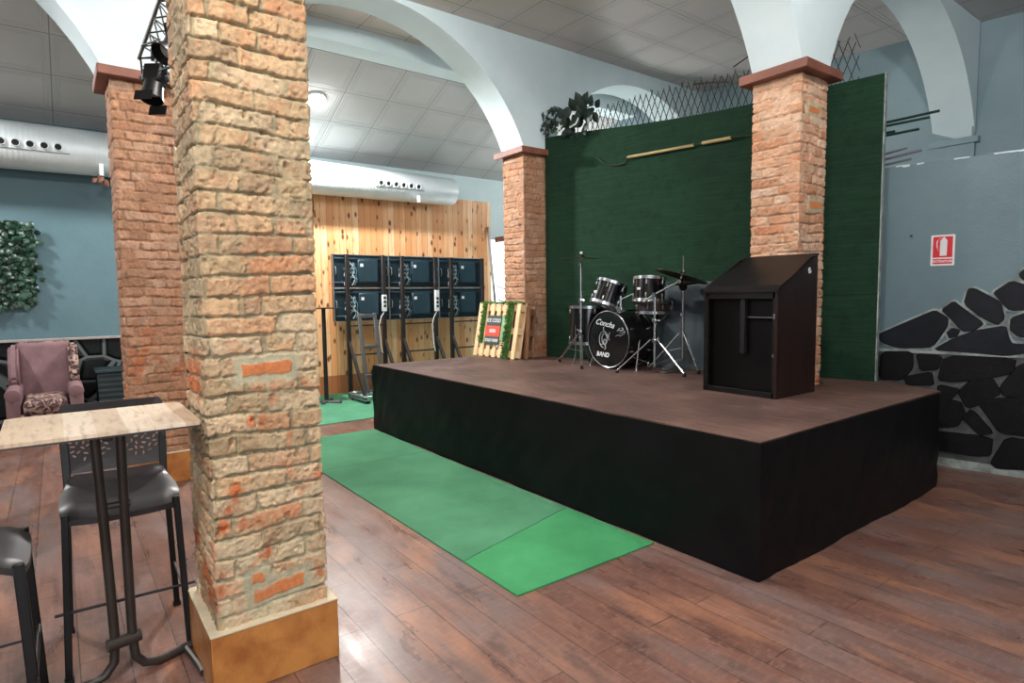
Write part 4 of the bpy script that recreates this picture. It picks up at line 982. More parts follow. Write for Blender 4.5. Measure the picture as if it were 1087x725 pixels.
bx('turf_strip', (0.105, -0.012, 0.16), (0.165, 0.004, Hp - 0.01), 'moss'); bx('turf_strip', (0.59, -0.014, 0.0), (0.685, 0.004, Hp - 0.005), 'moss'); bx('turf_strip', (0.50, -0.013, 0.20), (0.592, 0.003, 0.50), 'moss_pale', 'pale green strip')
bx('top_moss', (0.02, -0.006, Hp - 0.012), (Wp, 0.07, Hp + 0.006), 'moss')
bx('sign_board', (0.235, -0.022, 0.375), (0.50, -0.008, 0.50), 'sign_grey'); bx('sign_board', (0.215, -0.022, 0.245), (0.50, -0.008, 0.375), 'sign_red', 'faded red board'); bx('sign_board', (0.22, -0.022, 0.15), (0.49, -0.008, 0.245), 'sign_grey')
R3 = tr.to_3x3(); tb = B(); rt = random.Random(8)
for (xa, xb, za, zb, nn) in ((0.095, 0.175, 0.16, Hp, 170), (0.575, 0.70, 0.0, Hp, 330), (0.02, Wp, Hp - 0.01, Hp + 0.01, 120)):
    for k in range(nn):
        p = tr @ Vector((rt.uniform(xa, xb), -0.012 if zb - za > 0.1 else rt.uniform(0, 0.06), rt.uniform(za, zb))); d_ = R3 @ Vector((rt.uniform(-1, 1), rt.uniform(-1.2, -0.2), rt.uniform(-0.6, 1)))
        leaf(tb, p, d_, (0, -1, 0.2), 0.035, 0.012)
mt = obj('moss_tufts', tb, 'moss', t, False)
for s_, z_, sz_ in (('ICE COLD', 0.437, 0.060), ('BEER', 0.31, 0.055), ('SOLD HERE', 0.198, 0.050)):
    text_mesh('lettering', s_, sz_, 'letter', frame(tr @ Vector((0.362, -0.024, z_)), R3 @ Vector((1, 0, 0)), R3 @ Vector((0, 0, 1))), t, 0.0008, 0.0012)
t = thing('pallet', 'brown wooden pallet seen edge-on behind the one with the sign', 'pallet', (-5.55, 4.30, SZ))
tr2 = Matrix.Translation((-6.20, 4.262, SZ + 0.004)) @ Matrix.Rotation(math.atan2(0.03, 0.8), 4, 'Z') @ Matrix.Rotation(-0.085, 4, 'X')
pallet_local(t, 0.79, 0.60, 'pallet_dark', tr2, depth=0.09)

# ------------------------------------------------------------------ LED screen panels and racks
XL = -8.33
def led_proto(name):
    t = thing(name, 'x', 'screen', (XL, 0, 0)); w = 0.85; h = 0.475
    b = B(); b.box((XL - 0.05, 0.0, 0.0), (XL, w, h), 0.004); obj('housing', b, 'led', t)
    b = B(); b.box((XL, 0.0, h - 0.012), (XL + 0.012, w, h)); b.box((XL, 0, 0), (XL + 0.012, w, 0.008)); b.box((XL, 0, 0), (XL + 0.012, 0.008, h)); b.box((XL, w - 0.008, 0), (XL + 0.012, w, h)); obj('edge_profile', b, 'alu', t)
    b = B(); b.box((XL, 0.36, 0.08), (XL + 0.05, 0.66, 0.40), 0.006); obj('control_box', b, 'led_box', t)
    b = B(); b.box((XL + 0.05, 0.39, 0.30), (XL + 0.054, 0.435, 0.345)); obj('sticker', b, 'white', t)
    b = B(); b.box((XL, 0.02, 0.06), (XL + 0.02, 0.85 - 0.02, 0.085), 0.003); b.box((XL, 0.02, 0.40), (XL + 0.02, 0.83, 0.425), 0.003); obj('rail', b, 'led_box', t)
    for y in (0.03, w - 0.03):
        b = B(); b.tube([(XL + 0.01, y, 0.18), (XL + 0.04, y, 0.20), (XL + 0.04, y, 0.28), (XL + 0.01, y, 0.30)], 0.008, 6); obj('handle', b, 'alu', t)
    r = random.Random(3)
    for k in range(7):
        b = B(); y = r.uniform(0.17, 0.33); z = r.uniform(0.32, 0.42); pts = []
        for i in range(7): pts.append((XL + 0.03 + r.uniform(-0.01, 0.02), y, z)); y += r.uniform(-0.05, 0.05); z -= r.uniform(0.01, 0.08); y = min(0.35, max(0.15, y)); z = max(0.03, z)
        b.tube(pts, 0.0035, 5); obj('cable', b, 'cable_blue' if k % 2 else 'white', t)
    b = B()
    for i in range(4):
        for j in range(3): b.box((XL + 0.012, 0.20 + j * 0.045, 0.14 + i * 0.06), (XL + 0.022, 0.228 + j * 0.045, 0.17 + i * 0.06))
    obj('connectors', b, 'alu', t, False)
    return t
def copy_tree(o, parent=None):
    c = o.copy(); C.objects.link(c)
    if parent is not None: c.parent = parent
    for ch in list(o.children): copy_tree(ch, c)
    return c
p0 = led_proto('video_screen')
p0_children = list(p0.children)
labs = {(0, 1): 'back of the upper left dark screen panel in the block of six', (1, 1): 'back of the upper middle dark screen panel in the block of six', (2, 1): 'back of the upper right dark screen panel in the block of six',
        (0, 0): 'back of the lower left dark screen panel in the block of six', (1, 0): 'back of the lower middle dark screen panel in the block of six', (2, 0): 'back of the lower right dark screen panel in the block of six'}
first = True
for (i, j), lab in labs.items():
    if first: o = p0
    else:
        o = p0.copy(); C.objects.link(o)
        for ch in p0_children:
            c = ch.copy(); C.objects.link(c); c.parent = o; c.matrix_parent_inverse = ch.matrix_parent_inverse.copy()
    o.location = (XL, 3.135 + i * 0.853, 1.10 + j * 0.48); o['label'] = lab; o['group'] = 'screen panels seen from behind'; first = False
# racks
def rack(ya, yb, lab):
    t = thing('screen_rack', lab, 'rack', (XL + 0.06, (ya + yb) / 2, 0), 'screen racks')
    for y in (ya, yb):
        b = B(); b.box((XL + 0.055, y - 0.028, 0), (XL + 0.105, y + 0.028, 2.04), 0.004); obj('post', b, 'rackwood', t)
        b = B(); b.bar((XL + 0.09, y, 0.80), (XL + 0.62, y, 0.05), 0.05, 0.035, 0.003, (0, 1, 0)); obj('brace', b, 'rackwood', t)
        b = B(); b.box((XL + 0.10, y - 0.025, 0.0), (XL + 0.70, y + 0.025, 0.045), 0.003); obj('foot', b, 'rackwood', t)
    for z in (0.60, 1.02):
        b = B(); b.box((XL + 0.06, ya, z), (XL + 0.085, yb, z + 0.02), 0.002); obj('crossbar', b, 'rackwood', t)
    return t
rack(3.31, 3.86, 'dark frame with slanting braces under the left pair of screen panels')
rack(4.165, 4.73, 'dark frame with slanting braces under the middle pair of screen panels')
rack(5.02, 5.61, 'dark frame with slanting braces under the right pair of screen panels')
for (y, z0, z1, lab) in ((3.845, 1.235, 1.475, 'white power strip on the rack post beside the grey trolley'), (4.725, 1.215, 1.54, 'white power strip hanging on the middle rack post')):
    t = thing('power_strip', lab, 'power strip', (XL + 0.12, y, z0))
    b = B(); b.box((XL + 0.107, y - 0.034, z0), (XL + 0.15, y + 0.034, z1), 0.005); obj('body', b, 'white', t)
    b = B(); [b.box((XL + 0.15, y - 0.018, z0 + 0.06 + k * 0.06), (XL + 0.154, y + 0.018, z0 + 0.095 + k * 0.06)) for k in range(3)]; obj('sockets', b, 'rubber', t, False)
    b = B(); b.tube([(XL + 0.13, y, z0), (XL + 0.14, y - 0.06, z0 - 0.08), (XL + 0.13, y - 0.09, z0 - 0.2), (XL + 0.12, y - 0.06, z0 - 0.5), (XL + 0.12, y - 0.04, z0 - 0.62)], 0.006, 6); obj('cord', b, 'white', t)
for o_ in list(C.objects):
    if o_.parent is None and o_.name.startswith('screen_rack'): o_.location.z += 0.009
# grey trolley
t = thing('trolley', 'grey upright metal trolley frame before the left screen rack', 'trolley', (-7.95, 3.45, 0))
for y in (3.37, 3.60):
    b = B(); b.bar((-7.83, y + 0.02, 0.10), (-8.02, y, 1.22), 0.03, 0.05, 0.004, (0, 1, 0)); obj('upright', b, 'grey', t)
for z in (0.35, 0.75, 1.18):
    xk = -7.83 - 0.19 * (z - 0.1) / 1.12; b = B(); b.box((xk - 0.018, 3.38, z - 0.025), (xk + 0.018, 3.61, z + 0.025), 0.003); obj('rung', b, 'grey', t)
b = B()
for a, c in (((-8.12, 3.24), (-7.62, 3.26)), ((-7.62, 3.26), (-7.62, 3.66)), ((-7.62, 3.66), (-8.12, 3.64)), ((-8.12, 3.64), (-8.12, 3.24)), ((-7.83, 3.25), (-7.83, 3.65))):
    b.bar((*a, 0.10), (*c, 0.10), 0.035, 0.03, 0.003); b.bar((*a, 0.055), (*c, 0.055), 0.02, 0.02, 0.002)
obj('base_frame', b, 'alu', t)
for x, y in ((-7.65, 3.29), (-7.65, 3.63), (-8.09, 3.27), (-8.09, 3.61)):
    b = B(); b.lathe([(0.028, -0.011), (0.030, 0), (0.028, 0.011)], (x, y, 0.036), (0, 1, 0), 14); obj('caster', b, 'rubber', t)
# pedestal table at the column edge
t = thing('pedestal_table', 'thin dark pedestal table half hidden by the nearest column', 'table', (-8.15, 2.95, 0))
b = B(); b.box((-8.36, 2.55, 1.295), (-7.95, 3.10, 1.31), 0.003); obj('table_top', b, 'darkbronze', t)
b = B(); b.tube([(-8.15, 2.92, 0.03), (-8.15, 2.92, 1.295)], 0.028, 12); obj('pole', b, 'rackwood', t)
b = B(); b.tube([(-8.3, 2.75, 0.02), (-7.98, 3.0, 0.02)], 0.02, 8); b.tube([(-8.3, 3.05, 0.02), (-7.98, 2.8, 0.02)], 0.02, 8); b.tube([(-8.02, 2.98, 0.02), (-7.93, 3.04, 0.02)], 0.026, 8); obj('foot', b, 'grey', t)
# leaning board & hooks
b = B(); b.bar((-8.35, 6.075, 0.012), (-8.735, 6.075, 2.63), 0.05, 0.02, 0.003, (0, 1, 0)); o = obj('plank', b, simple('pale_grey_plank', rgb(150, 152, 156), 0.6)); tag(center(o), 'long grey plank leaning at the right end of the pine wall', 'plank')
for z, lab in ((1.53, 'upper dark hook sticking out left of the pallet column'), (1.37, 'lower dark hook sticking out left of the pallet column')):
    b = B(); b.tube([(-5.98, 4.45, z - 0.02), (-6.04, 4.42, z), (-6.10, 4.36, z + 0.035)], 0.006, 6); o = obj('hook', b, 'rubber'); tag(center(o), lab, 'hook', 'hooks on the column')

# ------------------------------------------------------------------ duct
t = thing('ventilation_duct', 'long pale spiral ventilation duct along the left wall', 'duct', (-8.5, 2, 2.88))
prof = []
b = B(); n = 40; y0, y1 = -6.0, 5.22
b.lathe([(0.0, 0), (0.275, 0.001), (0.262, 3.0), (0.250, 6.0), (0.228, 9.0), (0.212, 11.20), (0.205, 11.22), (0.0, 11.22)], (-8.5, y0, 3.115), (0, 1, 0), 48); obj('pipe', b, 'galv', t)
def duct_r(y): return float(np.interp(y - y0, [0, 3, 6, 9, 11.2], [0.275, 0.262, 0.25, 0.228, 0.212]))
nz_l = [-0.975, -0.855, -0.735, -0.60, -0.475, -0.352, -0.235, -0.115, 0.003, 0.122]
nz_r = [3.884, 4.003, 4.125, 4.248, 4.373, 4.499]
el = math.radians(-4)
def on_duct(y, off=0.0, e=el): r = duct_r(y) + off; return Vector((-8.5 + r * math.cos(e), y, 3.115 + r * math.sin(e)))
for grp in (nz_l, nz_r):
    b = B(); e2 = math.radians(-18)
    b.bar(on_duct(grp[0] - 0.08, 0.004, e2), on_duct(grp[-1] + 0.1, 0.004, e2), 0.006, 0.006); obj('seam_strip', b, 'grey', t)
    for y in grp:
        b = B(); p = on_duct(y, -0.004); a = Vector((math.cos(el), 0, math.sin(el)))
        b.lathe([(0.044, 0.0), (0.044, 0.012), (0.036, 0.018), (0.030, 0.010)], p, a, 20, False); nzo = obj('nozzle', b, 'galv', t)
        b = B(); b.lathe([(0.031, 0.0125), (0.0, 0.012)], p, a, 20, False); obj('opening', b, 'rubber', nzo, True)
for y in (0.50, 4.50):
    b = B(); rr = duct_r(y); b.box((-8.31, y - 0.02, 2.835 + (0.25 - rr)), (-8.27, y + 0.02, 2.97), 0.004); obj('clip', b, 'white', t)
b = B(); rl = random.Random(9)
for k in range(9): leaf(b, (-8.30 + rl.uniform(-.03, .03), 0.50 + rl.uniform(-.08, .05), 2.85 + rl.uniform(-.05, .02)), (rl.uniform(-1, 1), rl.uniform(-1, 1), -1.0), (1, 0, 0), 0.09, 0.04)
o = obj('dried_leaves', b, simple('dry_brown_leaf', rgb(120, 78, 64), 0.8)); tag(o, 'small bunch of dried brown leaves hanging under the duct', 'dried leaves')
# hanging cord on pine wall
b = B(); b.tube([(-8.74, 3.03, 2.93), (-8.74, 3.04, 2.75), (-8.74, 3.02, 2.62), (-8.74, 3.06, 2.60), (-8.74, 3.05, 2.70)], 0.009, 6); o = obj('cord', b, simple('brown_cord', rgb(90, 60, 40), 0.8)); tag(center(o), 'brown cord hanging on the pine boards under the duct', 'cord')

# ------------------------------------------------------------------ lamp in the left bay
LX, LY, LZ = -7.66, 2.745, 3.90
t = thing('ceiling_lamp', 'bright round ceiling lamp in the left bay beside the nearest column', 'lamp', (LX, LY, LZ))
sn = Vector((math.sin(sl), 0, -math.cos(sl)))
b = B(); b.lathe([(0.0, 0.055), (0.05, 0.05), (0.09, 0.03), (0.105, 0.0), (0.105, -0.012)], (LX, LY, LZ), tuple(sn), 28); obj('globe', b, 'lamp', t)
b = B(); b.lathe([(0.125, -0.035), (0.125, -0.004), (0.10, -0.002)], (LX, LY, LZ), tuple(sn), 28, True); obj('mount_ring', b, 'white', t)
# ------------------------------------------------------------------ truss with spotlights near the left column
t = thing('lighting_truss', 'slim grey ladder truss high up beside the nearest column', 'truss', (-4.2, 0.58, 3.1))
ya = 0.50; yb = 0.66
A0 = Vector((-4.78, 0.535, 3.04)); A1 = Vector((-2.9, 0.535, 3.04)); Bo = Vector((0, 0.10, 0.0)); Co = Vector((0, 0.05, 0.14))
for off in (Vector((0, 0, 0)), Bo, Co):
    b = B(); b.tube([A0 + off, A1 + off], 0.011, 8); obj('chord', b, 'grey', t)
b = B(); k = 0; x = 0.0
while x < 1.8:
    p = A0 + Vector((x, 0, 0)); q = A0 + Vector((x + 0.12, 0, 0)); r_ = A0 + Vector((x + 0.24, 0, 0))
    b.tube([p, q + Bo, r_], 0.005, 6); b.tube([p, q + Co, r_], 0.005, 6); b.tube([p + Bo, q + Co, r_ + Bo], 0.005, 6); x += 0.24
obj('bracing', b, 'grey', t)
b = B(); b.box((-2.93, 0.5, 3.0), (-2.84, 0.70, 3.06), 0.004); b.tube([(-2.88, 0.58, 3.05), (-2.80, 0.58, 3.09)], 0.012, 8); obj('bracket', b, 'grey', t)
def spot(label, c, tilt, yaw, s=1.0):
    c = Vector(c); t = thing('spotlight', label, 'spotlight', tuple(c), 'black stage spotlights')
    R = Euler((tilt, 0, yaw)).to_matrix()
    b = B(); b.box((-0.065 * s, -0.055 * s, -0.01), (0.065 * s, 0.055 * s, 0.13 * s), 0.012); b.lathe([(0.06 * s, 0.0), (0.062 * s, -0.06 * s), (0.075 * s, -0.13 * s), (0.07 * s, -0.13 * s), (0.05 * s, -0.02)], (0, 0, 0), (0, 0, 1), 24, False)
    for k in range(4): b.box((-0.07 * s, -0.045 * s, (0.015 + 0.028 * k) * s), (0.07 * s, 0.045 * s, (0.025 + 0.028 * k) * s), 0.002)
    for v in b.bm.verts: v.co = R @ v.co + c
    obj('lamp_body', b, 'blackmetal', t)
    b = B(); b.lathe([(0.0, -0.075 * s), (0.055 * s, -0.07 * s), (0.055 * s, -0.065 * s)], (0, 0, 0), (0, 0, 1), 20)
    for v in b.bm.verts: v.co = R @ v.co + c
    obj('lens', b, 'head_clear', t)
    b = B(); b.box((-0.06 * s, -0.085 * s, -0.19 * s), (0.06 * s, -0.08 * s, -0.12 * s), 0.0); b.box((-0.06 * s, 0.08 * s, -0.19 * s), (0.06 * s, 0.085 * s, -0.12 * s), 0.0)
    for v in b.bm.verts: v.co = R @ v.co + c
    obj('barn_door', b, 'blackmetal', t)
    b = B(); pts = [R @ Vector((-0.085 * s, 0, 0.04 * s)) + c, c + Vector((0, 0, 0)) + R @ Vector((-0.085 * s, 0, 0.0)) + Vector((0, 0, 0.17 * s)), R @ Vector((0.085 * s, 0, 0.0)) + c + Vector((0, 0, 0.17 * s)), R @ Vector((0.085 * s, 0, 0.04 * s)) + c]
    b.tube(pts, 0.008, 6); b.tube([c + Vector((0, 0, 0.15 * s)), c + Vector((0, 0, 0.23 * s))], 0.012, 8); obj('yoke', b, 'blackmetal', t)
    b = B(); b.tube([R @ Vector((-0.10 * s, 0, 0.04 * s)) + c, R @ Vector((-0.08 * s, 0, 0.04 * s)) + c], 0.02, 8); b.tube([R @ Vector((0.08 * s, 0, 0.04 * s)) + c, R @ Vector((0.10 * s, 0, 0.04 * s)) + c], 0.02, 8); obj('knob', b, 'grey', t)
    return t
spot('black spotlight hanging lowest at the end of the truss, before the column cap', (-4.66, 0.60, 2.86), -0.35, 0.9, 0.95)
spot('black spotlight higher on the truss, right against the nearest column', (-4.05, 0.635, 2.90), -0.9, 0.5, 0.85)

# ------------------------------------------------------------------ left wall greenery & armchair & bench
t = thing('ivy_panel', 'square panel of shiny green artificial leaves on the left wall', 'plant', (-8.76, -0.7, 1.4))
b = B(); b.box((-8.795, -1.28, 1.40), (-8.76, -0.16, 2.30)); obj('backing', b, 'leaf', t)
b = B(); rl = random.Random(12)
for k in range(1300):
    y = rl.uniform(-1.3, -0.12); z = rl.uniform(1.38, 2.33)
    if y > -0.2 and rl.random() < 0.5: continue
    a = rl.uniform(0, 2 * PI); leaf(b, (-8.75 + rl.uniform(0, 0.07), y, z), (rl.uniform(0.1, 0.9), math.cos(a), math.sin(a) - 0.3), (1, 0, 0), 0.075, 0.06, 0)
obj('leaves', b, 'leaf2', t)

t = thing('armchair', 'mauve velvet wingback armchair with dark floral sides against the left wall', 'armchair', (-8.25, -0.10, 0))
yc = -0.13; kw = 0.80
b = B(); b.box((-8.60, yc - 0.33 * kw, 0.14), (-7.80, yc + 0.33 * kw, 0.30), 0.03, seg=2); obj('base', b, 'floral', t, True, 'dark floral fabric')
b = B(); b.box((-8.45, yc - 0.23 * kw, 0.30), (-7.76, yc + 0.23 * kw, 0.44), 0.05, seg=3); obj('seat_cushion', b, 'floral', t, True, 'dark floral fabric')
Rb = Matrix.Rotation(-0.12, 3, 'Y')
b = B(); b.box((-8.60, yc - 0.30 * kw, 0.36), (-8.45, yc + 0.30 * kw, 0.99), 0.05, Rb, (-8.5, yc, 0.4), 3); obj('backrest', b, 'velvet', t)
b = B(); b.box((-8.56, yc - 0.30 * kw, 0.955), (-8.50, yc + 0.30 * kw, 1.0), 0.018, Rb, (-8.5, yc, 0.4), 2); obj('back_trim', b, 'floral', t, True, 'floral trim')
for sgn in (-1, 1):
    ya = yc + sgn * 0.325 * kw
    b = B(); pr = [(-8.62, 0.5), (-8.25, 0.50), (-8.20, 0.62), (-8.26, 0.80), (-8.42, 0.95), (-8.66, 0.97)]
    b.prism([(x, ya - 0.045, z) for x, z in pr], (0, 0.09, 0)); bmesh.ops.bevel(b.bm, geom=list(b.bm.edges), offset=0.025, segments=2, affect='EDGES'); obj('wing', b, 'velvet' if sgn < 0 else 'floral', t)
    b = B(); b.box((-8.55, ya - 0.06, 0.14), (-7.80, ya + 0.06, 0.50), 0.03, seg=2); b.lathe([(0.0, 0), (0.06, 0.01), (0.068, 0.04), (0.068, 0.70), (0.055, 0.74)], (-7.78, ya, 0.50), (-1, 0, 0.0), 20); obj('armrest', b, 'velvet', t)
for x in (-8.55, -7.86):
    for y in (yc - 0.24, yc + 0.24):
        b = B(); b.lathe([(0.016, 0), (0.026, 0.08), (0.03, 0.15)], (x, y, 0), (0, 0, 1), 12); obj('leg', b, 'lintel', t)
t = thing('storage_bench', 'low dark teal ribbed bench between armchair and brick column', 'bench', (-8.5, 0.75, 0))
b = B(); b.box((-8.72, 0.34, 0.05), (-8.28, 1.5, 0.62), 0.008); obj('body', b, 'bench', t)
for z in np.arange(0.10, 0.60, 0.06):
    b = B(); b.box((-8.282, 0.34, z), (-8.268, 1.5, z + 0.03), 0.003); obj('rib', b, 'bench', t)
b = B(); b.box((-8.74, 0.32, 0.62), (-8.26, 1.52, 0.65), 0.004); obj('lid', b, 'bench', t)
b = B(); b.box((-8.7, 0.36, 0), (-8.62, 0.44, 0.05)); b.box((-8.38, 0.36, 0), (-8.3, 0.44, 0.05)); b.box((-8.7, 1.4, 0), (-8.62, 1.48, 0.05)); b.box((-8.38, 1.4, 0), (-8.3, 1.48, 0.05)); obj('feet', b, 'rubber', t)

# ------------------------------------------------------------------ bar table
t = thing('bar_table', 'tall bar table with pale plank top and twin dark tube posts', 'table', (-2.62, 0.13, 0))
TZ = 1.02
b = B(); q = chaikin([(-2.345, -0.165), (-2.345, 0.392), (-2.86, 0.385), (-2.86, -0.17)], 1); q = [(-2.345, -0.165), (-2.345, 0.385), (-2.358, 0.392), (-2.82, 0.392), (-2.85, 0.385), (-2.86, 0.36), (-2.86, -0.14), (-2.845, -0.17)]
b.prism([(x, y, TZ - 0.012) for x, y in q], (0, 0, 0.012)); obj('table_top', b, 'tabletop', t, False)
b = B(); b.prism([(x, y, TZ - 0.018) for x, y in q], (0, 0, 0.006)); obj('edge_band', b, 'darkbronze', t, False)
b = B(); b.box((-2.72, 0.02, TZ - 0.03), (-2.50, 0.22, TZ - 0.018), 0.003); b.box((-2.85, 0.10, TZ - 0.04), (-2.40, 0.13, TZ - 0.018), 0.003); obj('mounting_plate', b, 'blackmetal', t)
b = B(); b.tube([(-2.615, 0.165, TZ - 0.02), (-2.655, 0.165, 0.60), (-2.685, 0.168, 0.16), (-2.688, 0.175, 0.07), (-2.694, 0.205, 0.03), (-2.70, 0.25, 0.018), (-2.74, 0.365, 0.018), (-2.745, 0.385, 0.018)], 0.017, 12); obj('post', b, 'darkbronze', t)
b = B(); b.tube([(-2.615, 0.085, TZ - 0.02), (-2.650, 0.10, 0.60), (-2.685, 0.112, 0.16), (-2.688, 0.105, 0.07), (-2.686, 0.075, 0.03), (-2.682, 0.03, 0.018), (-2.66, -0.12, 0.018)], 0.017, 12); obj('post', b, 'darkbronze', t)
b = B(); b.tube([(-2.668, 0.085, 0.15), (-2.690, 0.195, 0.15)], 0.024, 10); obj('clamp', b, 'darkbronze', t)
b = B(); b.tube([(-2.650, 0.08, 0.69), (-2.650, 0.185, 0.69)], 0.014, 10); obj('clamp', b, 'darkbronze', t)
b = B(); b.tube([(-2.72, 0.355, 0.018), (-2.56, 0.375, 0.018), (-2.50, 0.378, 0.018)], 0.013, 8); b.tube([(-2.66, -0.10, 0.018), (-2.50, -0.13, 0.018)], 0.013, 8); obj('foot', b, 'darkbronze', t)

# ------------------------------------------------------------------ bar stools (local, facing +X)
def make_stool(name, label, back=True):
    t = thing(name, label, 'bar stool', (0, 0, 0), 'dark bar stools')
    SH = 0.67; b = B(); bm = b.bm; nx, ny = 14, 12; grid = []
    for lay in (0, 1):
        g = []
        for i in range(nx + 1):
            row = []
            for j in range(ny + 1):
                u = -1 + 2 * i / nx; v = -1 + 2 * j / ny
                x = u * 0.215; y = v * (0.205 - 0.012 * max(0, -u))
                # superellipse-ish corners
                k = 1 - 0.07 * (abs(u) ** 4) * (abs(v) ** 4); x *= k; y *= k
                z = SH - 0.022 * (1 - abs(v) ** 2.2) * (0.4 + 0.6 * (1 - abs(u))) - 0.045 * max(0, (u - 0.55) / 0.45) ** 2 - 0.02 * max(0, abs(v) - 0.85) / 0.15 + 0.03 * max(0, (-u - 0.75) / 0.25)
                row.append(bm.verts.new((x, y, z - lay * 0.022)))
            g.append(row)
        grid.append(g)
    for lay in (0, 1):
        g = grid[lay]
        for i in range(nx):
            for j in range(ny):
                f = (g[i][j], g[i + 1][j], g[i + 1][j + 1], g[i][j + 1]); bm.faces.new(f if lay == 0 else tuple(reversed(f)))
    for i in range(nx):
        for j in (0, ny): bm.faces.new((grid[0][i][j], grid[0][i + 1][j], grid[1][i + 1][j], grid[1][i][j]))
    for j in range(ny):
        for i in (0, nx): bm.faces.new((grid[0][i][j], grid[0][i][j + 1], grid[1][i][j + 1], grid[1][i][j]))
    obj('seat', b, 'seat', t)
    if back:
        holes = []; r = random.Random(4); pts = []
        tries = 0
        while len(pts) < 74 and tries < 6000:
            tries += 1
            y = r.uniform(-0.165, 0.165); z = r.uniform(0.745, 0.915)
            if abs(y) < 0.02: continue
            if ((abs(y) - 0.093) / 0.078) ** 2 + ((z - 0.83) / 0.088) ** 2 > 1: continue
            if all((y - p[0]) ** 2 + (z - p[1]) ** 2 > 0.0205 ** 2 for p in pts): pts.append((y, z, r.uniform(0, PI)))
        for (y, z, a) in pts:
            h = []
            for k in range(6):
                th = 2 * PI * k / 6; px = 0.0105 * math.cos(th); py = 0.0045 * math.sin(th)
                h.append((-0.235, y + px * math.cos(a) - py * math.sin(a), z + px * math.sin(a) + py * math.cos(a)))
            holes.append(h)
        outer = [(-0.235, y, z) for y, z in [(-0.19, 0.70), (0.19, 0.70), (0.193, 0.98), (0.18, 1.0), (-0.18, 1.0), (-0.193, 0.98)]]
        b = B(); b.holed(outer, holes, (0.010, 0, 0))
        for v in b.bm.verts: v.co.x -= 0.06 * (v.co.z - 0.70) - 0.9 * (v.co.y ** 2) * 0.4
        obj('backrest', b, 'seat', t, False)
        b = B()
        for sy in (-1, 1): b.bar((-0.21, sy * 0.18, 0.64), (-0.235, sy * 0.185, 0.86), 0.022, 0.03, 0.003)
        obj('back_support', b, 'blackmetal', t)
    for sx_ in (-1, 1):
        for sy_ in (-1, 1):
            b = B(); b.bar((sx_ * 0.19, sy_ * 0.185, SH - 0.03), (sx_ * 0.215, sy_ * 0.205, 0.012), 0.030, 0.024, 0.003); obj('leg', b, 'blackmetal', t)
            b = B(); b.box((sx_ * 0.215 - 0.018, sy_ * 0.205 - 0.016, 0), (sx_ * 0.215 + 0.018, sy_ * 0.205 + 0.016, 0.014), 0.002); obj('foot_cap', b, 'rubber', t)
    b = B(); b.tube([(0.214, -0.235, 0.27), (0.214, 0.235, 0.27)], 0.006, 8); obj('footrest', b, 'blackmetal', t)
    b = B(); b.tube([(0.20, -0.20, 0.22), (-0.20, -0.20, 0.22)], 0.005, 8); b.tube([(0.20, 0.20, 0.22), (-0.20, 0.20, 0.22)], 0.005, 8); obj('side_rung', b, 'blackmetal', t)
    return t
s1 = make_stool('bar_stool', 'dark bar stool with perforated backrest standing behind the bar table')
s1.location = (-2.985, 0.175, 0); s1.rotation_euler = (0, 0, math.radians(-1.5))
kids = list(s1.children); s2 = s1.copy(); C.objects.link(s2)
for ch in kids:
    c = ch.copy(); C.objects.link(c); c.parent = s2; c.matrix_parent_inverse = ch.matrix_parent_inverse.copy()
s2.location = (-2.56, -0.325, 0); s2.rotation_euler = (0, 0, math.radians(90)); s2['label'] = 'dark bar stool cut off by the left edge, only seat corner and legs in view'

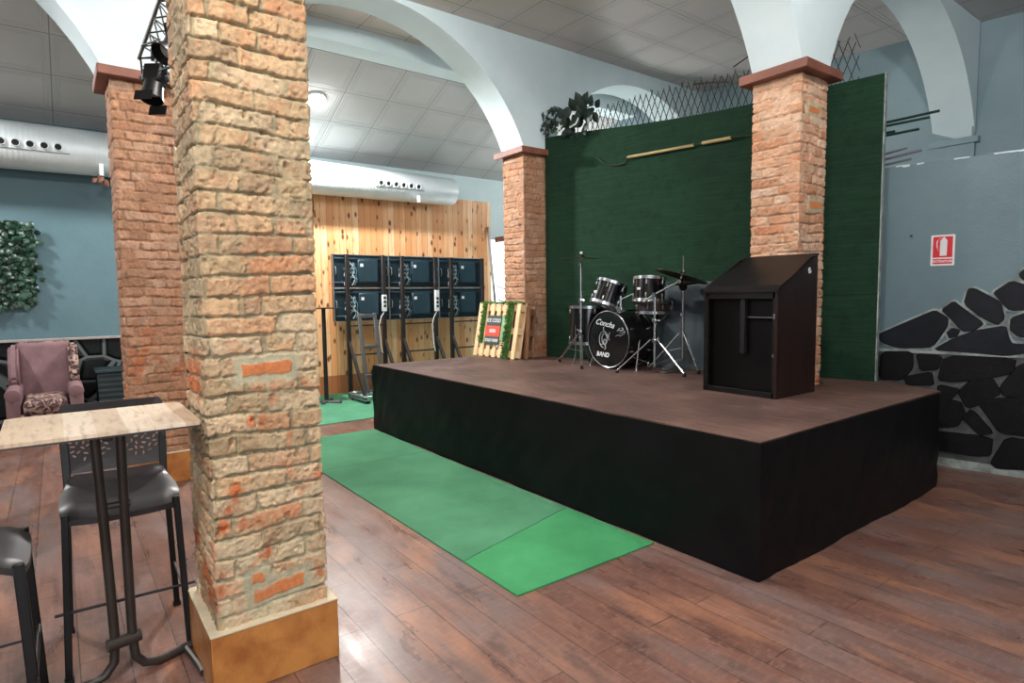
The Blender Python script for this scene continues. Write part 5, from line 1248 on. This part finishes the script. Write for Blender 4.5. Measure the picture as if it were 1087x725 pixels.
# ------------------------------------------------------------------ lights
def point(name, loc, power, r=0.12, col=(1, 0.97, 0.92)):
    l = bpy.data.lights.new(name, 'POINT'); l.energy = power; l.shadow_soft_size = r; l.color = col
    o = bpy.data.objects.new(name, l); C.objects.link(o); o.location = loc; return o
def area(name, loc, rot, power, sx, sy, col=(1, 1, 1)):
    l = bpy.data.lights.new(name, 'AREA'); l.energy = power; l.shape = 'RECTANGLE'; l.size = sx; l.size_y = sy; l.color = col
    o = bpy.data.objects.new(name, l); C.objects.link(o); o.location = loc; o.rotation_euler = rot; return o
def spotl(name, loc, power, ang, r=0.1, blend=0.4, rot=(0, 0, 0), col=(1, 0.98, 0.95)):
    l = bpy.data.lights.new(name, 'SPOT'); l.energy = power; l.spot_size = math.radians(ang); l.spot_blend = blend; l.shadow_soft_size = r; l.color = col
    o = bpy.data.objects.new(name, l); C.objects.link(o); o.location = loc; o.rotation_euler = rot; return o
spotl('lamp_light', (LX + 0.03, LY, LZ - 0.09), 520, 165, 0.09, 0.25, (0, -sl * 0.6, 0))
spotl('left_bay_light', (-7.3, -1.9, 3.9), 330, 165, 0.1, 0.25, (0, -sl * 0.6, 0))
point('stage_bay_light', (-0.6, 3.3, 4.15), 100, 0.12)
point('front_bay_light', (-0.45, -0.5, 4.1), 260, 0.14)
point('middle_bay_light', (-3.9, 1.5, 4.15), 110, 0.12)
area('window_light', (3.8, -1.5, 1.9), (math.radians(90), 0, math.radians(80)), 120, 4.0, 2.2, (0.93, 0.97, 1.0))
area('doorway_light', (-8.7, 6.66, 1.3), (0, math.radians(-90), 0), 60, 2.2, 0.8, (0.95, 0.98, 1.0))
point('back_bay_light', (-7.2, 6.9, 3.2), 30, 0.12)

w = bpy.data.worlds.new('World'); bpy.context.scene.world = w; w.use_nodes = True
w.node_tree.nodes['Background'].inputs[0].default_value = (0.75, 0.86, 0.95, 1); w.node_tree.nodes['Background'].inputs[1].default_value = 0.20

# ------------------------------------------------------------------ camera
yaw, pitch, roll, f = math.radians(53.038), math.radians(4.393), math.radians(-0.689), 642.56
F = Vector((-math.sin(yaw) * math.cos(pitch), math.cos(yaw) * math.cos(pitch), -math.sin(pitch)))
R = F.cross(Vector((0, 0, 1))).normalized(); U = R.cross(F)
R2 = R * math.cos(roll) + U * math.sin(roll); U2 = -R * math.sin(roll) + U * math.cos(roll)
cam = bpy.data.cameras.new('Camera'); cam.sensor_width = 36; cam.lens = f / 1087 * 36; cam.clip_start = 0.05
co = bpy.data.objects.new('Camera', cam); C.objects.link(co)
m = Matrix((R2, U2, -F)).transposed().to_4x4(); m.translation = Vector((0, 0, 1.45)); co.matrix_world = m
sc = bpy.context.scene; sc.camera = co
sc.view_settings.view_transform = 'Standard'; sc.view_settings.look = 'None'; sc.view_settings.exposure = 0.28; sc.view_settings.gamma = 1; sc.view_settings.use_curve_mapping = False
